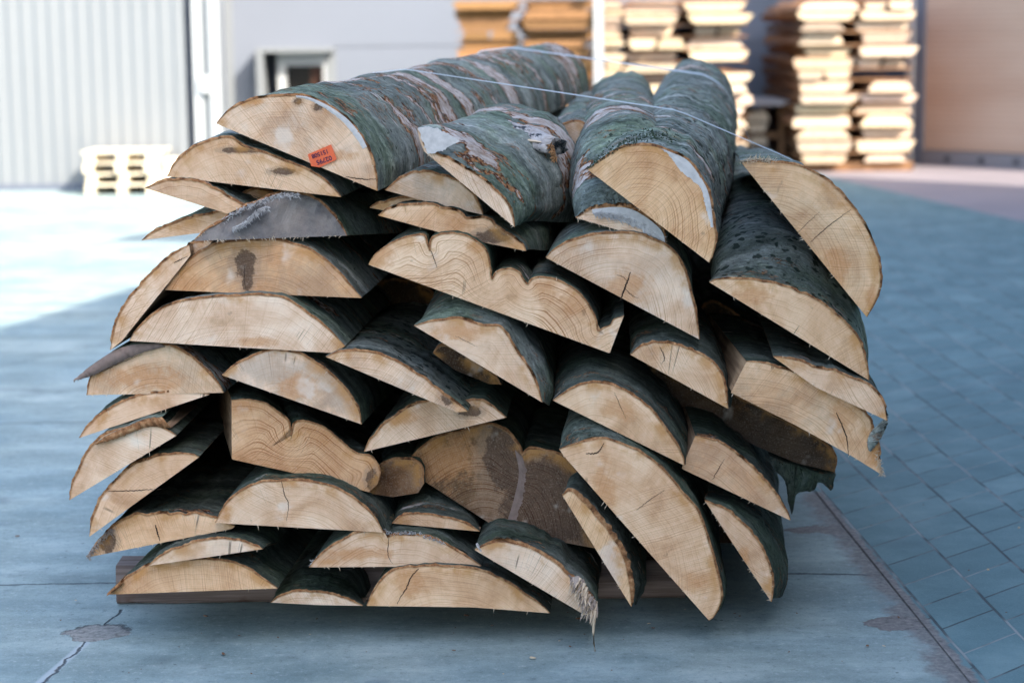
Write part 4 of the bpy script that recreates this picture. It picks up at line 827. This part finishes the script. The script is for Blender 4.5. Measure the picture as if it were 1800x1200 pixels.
# torn fibres hanging from the log near the ground
rn = random.Random(4); O = LOGS[32][1]; b = MB(); b2 = MB()
for q in range(150):
    t = rn.random(); px0 = 1008+36*t+rn.uniform(-5, 9); py0 = 1012+52*t+rn.uniform(-6, 8)
    l = rn.uniform(12, 34)*(.6+.6*t); ex = px0+rn.uniform(-14, 2); ey = min(py0+l, 1102+rn.uniform(-4, 4))
    p = at(px0, py0, O.y-.004+rn.uniform(-.01, .03))-O; e = at(ex, ey, O.y-.03+rn.uniform(-.02, .02))-O
    m = (p+e)/2+Vector((rn.uniform(-.003, .003), rn.uniform(-.006, .002), rn.uniform(-.002, .002)))
    (b if rn.random() < .5 else b2).tube([p, m, e], [rn.uniform(.0022, .0065), rn.uniform(.0018, .0045), .0004], 5, .45)
b.build('torn_fibre', M_FIB, LOGS[32][0]); b2.build('torn_fibre', M_FIBG, LOGS[32][0])
pts = [at(a, c, O.y-.02)-O for a, c in [(1046,1072),(1044,1092),(1043,1110),(1044,1130),(1046,1143),(1041,1150)]]
MB().tube(pts, [.007, .0052, .0042, .0034, .0022, .0006], 7, .7).build('long_splinter', M_FIB, LOGS[32][0], smooth=True)
pts = [at(a, c, O.y)-O for a, c in [(838,955),(842,962),(846,968)]]
MB().tube(pts, [.006, .007, .005], 4, .5).build('torn_chip', M_PEEL, LOGS[32][0])
V = []; 
crackline(32, [(1012,1012),(1025,1035),(1036,1062)], 3, M_CRACK)
band(32, 'torn_side', [(1000,1008),(1014,1022),(1032,1042),(1044,1064),(1047,1097)], [(998,1012),(1009,1030),(1016,1050),(1024,1066),(1036,1090)], M_PEELD, proud=.003, jag=2.5)
# fuzzy ridges of torn fibres
def fuzz(i, curve, n, l0, l1, mat, dirpx=(0, -1), spread=1., r=.0009, dy=.0):
    rn = random.Random(i*3+1); c = catmull(curve, 100); b = MB(); O = LOGS[i][1]
    for q in range(n):
        a = c[rn.randrange(100)]; a = a+np.array([rn.uniform(-2.5, 2.5), rn.uniform(-2.5, 2.5)])
        l = rn.uniform(l0, l1); d = np.array(dirpx)+np.array([rn.uniform(-1, 1), rn.uniform(-1, 1)])*spread; e = a+d*l; m = (a+e)/2+np.array([rn.uniform(-1, 1), rn.uniform(-1, 1)])
        y = O.y-.002+dy
        b.tube([at(*a, y+.003)-O, at(*m, y-rn.uniform(0, .008))-O, at(*e, y-rn.uniform(0, .012))-O], [r*1.2, r, r*.3], 4)
    b.build('fuzzy_fibre', mat, LOGS[i][0])
M_FUZ = m_simple('dusty_fibre', (.50, .47, .45), .95, 1, 60)
fuzz(5, [(350,417),(380,395),(420,370),(455,355),(490,344),(523,343)], 420, 3, 8, M_FUZ, (.1, .3), 1.)
fuzz(5, [(410,402),(430,392),(452,372),(470,365)], 260, 3, 7, M_FUZ, (.3, .6), 1., dy=-.012)
fuzz(31, [(630,934),(655,930),(674,932),(690,941),(715,936),(745,943),(780,955)], 260, 2, 5, M_FUZ, (0, -.3), 1.)
fuzz(31, [(545,994),(555,986),(570,978)], 50, 3, 7, M_FUZ, (-.5, -.2), 1.)
fuzz(37, [(153,979),(167,960),(187,937),(200,928)], 120, 3, 8, M_FIBG, (.5, .6), 1.)
fuzz(46, [(1045,375),(1080,380),(1110,388),(1140,402),(1166,424)], 420, 4, 12, M_FUZ, (.5, .35), .9)
fuzz(48, [(1304,286),(1325,282),(1345,283),(1360,286)], 110, 4, 12, M_FIB, (.2, -.25), .8)
fuzz(9, [(131,668),(160,655),(190,640)], 60, 3, 8, M_FIBG, (-.2, .3), 1.)
fuzz(19, [(1549,834),(1546,815),(1540,795)], 60, 3, 9, M_FIB, (.1, .3), 1.)
band(46, 'torn_face', [(1040,368),(1080,364),(1110,368),(1140,385),(1163,406),(1170,427)], [(1042,378),(1078,384),(1105,394),(1125,404),(1148,418),(1166,428)], M_PEEL, proud=.004, jag=2)
# broken branch stub on the crooked chunk
O = LOGS[42][1]; V = []; F_ = []; n = 28; K = 9
P0, P1 = at(862, 236, YF+.42), at(972, 262, YF+.30)
axd = (P1-P0).normalized(); up = Vector((0, 0, 1)); sd = axd.cross(up).normalized(); up = sd.cross(axd)
for kx in range(K+1):
    t = kx/K; c = P0.lerp(P1, t)
    for j in range(n):
        a = 2*math.pi*j/n; rx = .060*(.75+.5*math.sin(math.pi*min(1, t+.25))); rz = .036*(.8+.4*math.sin(math.pi*min(1, t+.2)))
        if math.sin(a) < 0: rz *= .45
        q = c+sd*math.cos(a)*rx*(1+.18*nz(j*.5, t*3))+up*math.sin(a)*rz*(1+.3*nz(j*.4, t*4, 2.))
        if kx == K: q += axd*(.02*nz(j*.8, 4.)+.012)
        V.append(q-O)
for kx in range(K):
    for j in range(n): F_.append((kx*n+j, kx*n+(j+1) % n, (kx+1)*n+(j+1) % n, (kx+1)*n+j))
for base_, rev in ((0, True), (K*n, False)):
    V.append(sum((Vector(V[base_+j]) for j in range(n)), Vector())/n+(axd*-.015 if not rev else Vector())); c_ = len(V)-1
    for j in range(n): F_.append((base_+(j+1) % n, base_+j, c_) if rev else (base_+j, base_+(j+1) % n, c_))
k = NT('stub_wood'); p = k.obj(); nsp = k.sep(k.nrm()); nn_ = k.noise(p, 22, 5, .7)
c = k.ramp(nn_, [(.3, (.20, .17, .15)), (.5, (.42, .38, .35)), (.7, (.58, .54, .50))])
c = k.mix(k.sm(k.noise(p, 26, 4, .7), .52, .60), c, (.035, .04, .045)); k.base(c); k.rough(.9); k.bump(nn_, 1., .01)
mesh('branch_stub', V, F_, k.m, LOGS[42][0], smooth=True)['label'] = 'broken pale branch stub with black rot'
b = MB(); 
def pq(x, y, Y): return at(x, y, Y)-O
b.tube([pq(866,231,YF+.36), pq(900,240,YF+.32), pq(930,247,YF+.29), pq(952,250,YF+.28)], [.005, .008, .008, .004], 6, .5); b.build('stub_splinter', M_FIB, LOGS[42][0])
fuzz(42, [(966,255),(972,270),(976,280)], 70, 3, 9, m_simple('rusty_fibre', (.34, .18, .08), .9), (0, .3), 1., r=.0018, dy=.25)
# ragged white end of the crooked chunk
patch(42, 'torn_end', [(735,226),(752,224),(775,230),(800,242),(806,250),(795,254),(782,262),(768,268),(752,268),(744,250)], M_PEEL, proud=.01, jag=1.5, label='pale torn wood at the upper tip')
# moss tufts on the mossy log's lip
rn = random.Random(9); b = MB(); O = LOGS[47][1]; c = catmull([(1038,296),(1060,278),(1078,266),(1100,252),(1125,240),(1150,236),(1180,240)], 200)
Vm = []; Fm = []
vv, ff = [x for x in BVH if x[0] == LOGS[47][0]][0][1:]
TT = BVHTree.FromPolygons([(a+O.x, q+O.y, d+O.z) for a, q, d in vv], ff)
for q in range(650):
    t = rn.random()**1.8; a = c[int(t*199)]; px_, py_ = a[0]+rn.gauss(0, 7), a[1]+rn.gauss(0, 6)+2
    h = TT.ray_cast(Vector((0, 0, CAM_H)), ray(px_, py_).normalized())
    if h[0] is None: continue
    p = h[0]-O; s_ = rn.uniform(.0012, .0036)
    d1 = Vector((rn.uniform(-1, 1), rn.uniform(-1, 1), rn.uniform(-1, 1))).normalized(); d2 = d1.cross(h[1]).normalized(); nn_ = h[1]
    i0 = len(Vm); Vm += [p+d2*s_, p-d2*s_, p+d1.cross(d2)*s_, p+nn_*s_*1.4+d1*s_*.5]; Fm += [(i0, i0+1, i0+3), (i0+1, i0+2, i0+3), (i0+2, i0, i0+3), (i0, i0+2, i0+1)]
mesh('moss', Vm, Fm, M_MOSS, LOGS[47][0], smooth=False)
# small loose bark curls
for (li, px_, py_, s_, dy_) in [(1, 757, 128, 9, .95), (1, 655, 183, 5, .35), (20, 1455, 845, 9, .1)]:
    pass
# the orange number tag
root, O1 = LOGS[1]
cs = [(541,271.5),(582,254),(592,280.5),(562,294.5),(547,292)]
front = [facept(1, a, c_, .004) for a, c_ in cs]; back = [facept(1, a, c_, .0025) for a, c_ in cs]
nf = len(cs)
k = NT('orange_tag'); p = k.obj(); f = k.noise(p, 90, 3); k.base(k.mix(f, (.66, .085, .030), (.80, .17, .06))); k.rough(.5)
tg_ = mesh('number_tag', front+back, [tuple(range(nf)), tuple(reversed(range(nf, 2*nf)))]+[(i, (i+1) % nf, (i+1) % nf+nf, i+nf) for i in range(nf)], k.m, root, smooth=False)
tg_['label'] = 'orange tag with two rows of upside down numbers'
M_INK = m_simple('tag_ink', (.035, .012, .05), .6)
ex = (facept(1, 591, 277, .004)-facept(1, 547, 293, .004)).normalized(); fn = Vector((0, -1, 0))
def text(body, px_, py_, size, parent, rot180=True):
    cu = bpy.data.curves.new('lettering', 'FONT'); cu.body = body; cu.size = size; cu.align_x = 'CENTER'; cu.align_y = 'CENTER'; cu.extrude = .0002; cu.space_character = 1.0
    cu.offset = size*.018
    o = bpy.data.objects.new('lettering', cu); COL.objects.link(o); bpy.context.view_layer.update()
    me = bpy.data.meshes.new_from_object(o.evaluated_get(bpy.context.evaluated_depsgraph_get())); bpy.data.objects.remove(o)
    o = bpy.data.objects.new('lettering', me); COL.objects.link(o); me.materials.clear(); me.materials.append(M_INK); o.parent = parent
    xa = -ex if rot180 else ex; za = Vector((0, -1, 0)); ya = za.cross(xa).normalized(); M = Matrix((xa, ya, za)).transposed().to_4x4()
    o.matrix_local = Matrix.Translation(facept(1, px_, py_, .0046)) @ M
text('151508', 562.5, 270.3, .0135, tg_); text('02795', 569.5, 281.5, .0150, tg_)
# ------------------------------------------------------------------ plastic straps around the bundle
allv = []
for root_, v, f in BVH:
    o = root_.location; a = np.array([tuple(q) for q in v]); a += np.array([o.x, o.y, o.z]); allv.append(a)
allv = np.vstack(allv)
def strap(name, label, Yc, slope, x0, x1, wd):
    m = np.abs(allv[:, 1]-(Yc+slope*allv[:, 0])) < .05
    P = allv[m][:, [0, 2]]; P = P[(P[:, 0] > x0) & (P[:, 0] < x1)]; P = sorted(map(tuple, P)); H = []
    for p in P:
        while len(H) >= 2 and (H[-1][0]-H[-2][0])*(p[1]-H[-2][1])-(H[-1][1]-H[-2][1])*(p[0]-H[-2][0]) >= 0: H.pop()
        H.append(p)
    H = resample(H, 90); V = []; F_ = []
    for j, (x, z) in enumerate(H):
        y = Yc+slope*x; tw = .6*math.sin(j*.12)
        for dy, dz in ((-wd, 0), (-wd, .0012), (wd, .0012+wd*.75+tw*.001), (wd, wd*.75+tw*.001)): V.append((x, y+dy, z+.002+dz))
    for j in range(len(H)-1):
        for q in range(4): F_.append((j*4+q, (j+1)*4+q, (j+1)*4+(q+1) % 4, j*4+(q+1) % 4))
    o = mesh(name, V, F_, M_STRAP, None, smooth=False); tag(o, label, 'strap', 'packing straps round the pile')
strap('packing_strap', 'thin pale packing strap across the top of the pile nearer the front', 5.46, -.22, -.42, .80, .0016)
strap('packing_strap', 'wider pale packing strap across the rear end of the upper logs', 6.95, -.15, -.12, .86, .0050)
# ------------------------------------------------------------------ beams under the pile
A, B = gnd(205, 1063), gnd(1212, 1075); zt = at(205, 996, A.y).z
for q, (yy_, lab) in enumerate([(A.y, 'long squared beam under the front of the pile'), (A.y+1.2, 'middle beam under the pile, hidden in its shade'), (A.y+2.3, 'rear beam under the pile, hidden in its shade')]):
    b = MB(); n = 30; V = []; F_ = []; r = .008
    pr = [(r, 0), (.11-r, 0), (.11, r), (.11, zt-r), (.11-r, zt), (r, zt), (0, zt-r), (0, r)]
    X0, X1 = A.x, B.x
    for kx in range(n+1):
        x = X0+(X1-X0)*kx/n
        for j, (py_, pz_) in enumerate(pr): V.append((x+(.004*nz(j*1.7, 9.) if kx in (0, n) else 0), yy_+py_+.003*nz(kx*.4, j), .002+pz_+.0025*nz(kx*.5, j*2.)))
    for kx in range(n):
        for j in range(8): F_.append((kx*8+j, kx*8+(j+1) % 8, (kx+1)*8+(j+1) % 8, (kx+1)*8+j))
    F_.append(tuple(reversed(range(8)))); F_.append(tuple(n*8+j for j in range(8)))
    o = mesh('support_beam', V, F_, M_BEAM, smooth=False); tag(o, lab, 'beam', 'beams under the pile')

# crumbs of bark and sawdust lying round the pile
M_CRUMB = m_simple('crumb', (.16, .085, .05), .9, 1, 40, amt=.6); M_CRUMB2 = m_simple('sawdust', (.50, .38, .25), .9)
rn = random.Random(21); Vc = []; Fc = []; mc = []
for q in range(130):
    if q < 80: x = rn.gauss(.1, .75); y = 4.72+abs(rn.gauss(0, .35))*rn.choice((-1, 1, 1))
    else: x = rn.uniform(-1.6, 2.0); y = rn.uniform(4.3, 7.5)
    s_ = rn.choice((.0012, .0015, .002, .0025, .004)); a = rn.uniform(0, 6.28); z = .0045
    ax_ = Vector((math.cos(a), math.sin(a), rn.uniform(-.1, .1)))*s_*rn.uniform(1, 2.4); bx_ = Vector((-math.sin(a), math.cos(a), 0))*s_; c0_ = Vector((x, y, z)); up_ = Vector((0, 0, s_*.6))
    i0 = len(Vc); Vc += [c0_-ax_-bx_*.6, c0_+ax_-bx_, c0_+ax_*.8+bx_, c0_-ax_*.7+bx_*.7]+[c0_-ax_*.8-bx_*.4+up_, c0_+ax_*.7-bx_*.7+up_, c0_+ax_*.6+bx_*.7+up_*.6, c0_-ax_*.5+bx_*.5+up_]
    for f_ in ((3,2,1,0),(4,5,6,7),(0,1,5,4),(1,2,6,5),(2,3,7,6),(3,0,4,7)): Fc.append(tuple(i0+j for j in f_)); mc.append(q % 3 == 0)
o = mesh('wood_crumbs', Vc, Fc, [M_CRUMB, M_CRUMB2], None, [int(v) for v in mc], smooth=False); tag(o, 'scattered crumbs of bark and sawdust on the concrete around the pile', 'debris', kind='stuff')

flap(20, 'bark_flap', [(1352,802),(1380,812),(1410,822),(1440,832),(1470,834)], [(1362,826),(1382,850),(1392,905),(1400,868),(1430,862),(1440,846),(1462,862),(1466,842)], .10, [M_BARK['plain'], M_BARK['plain'], M_BARK['plain']], label='ragged dark bark shreds hanging down')
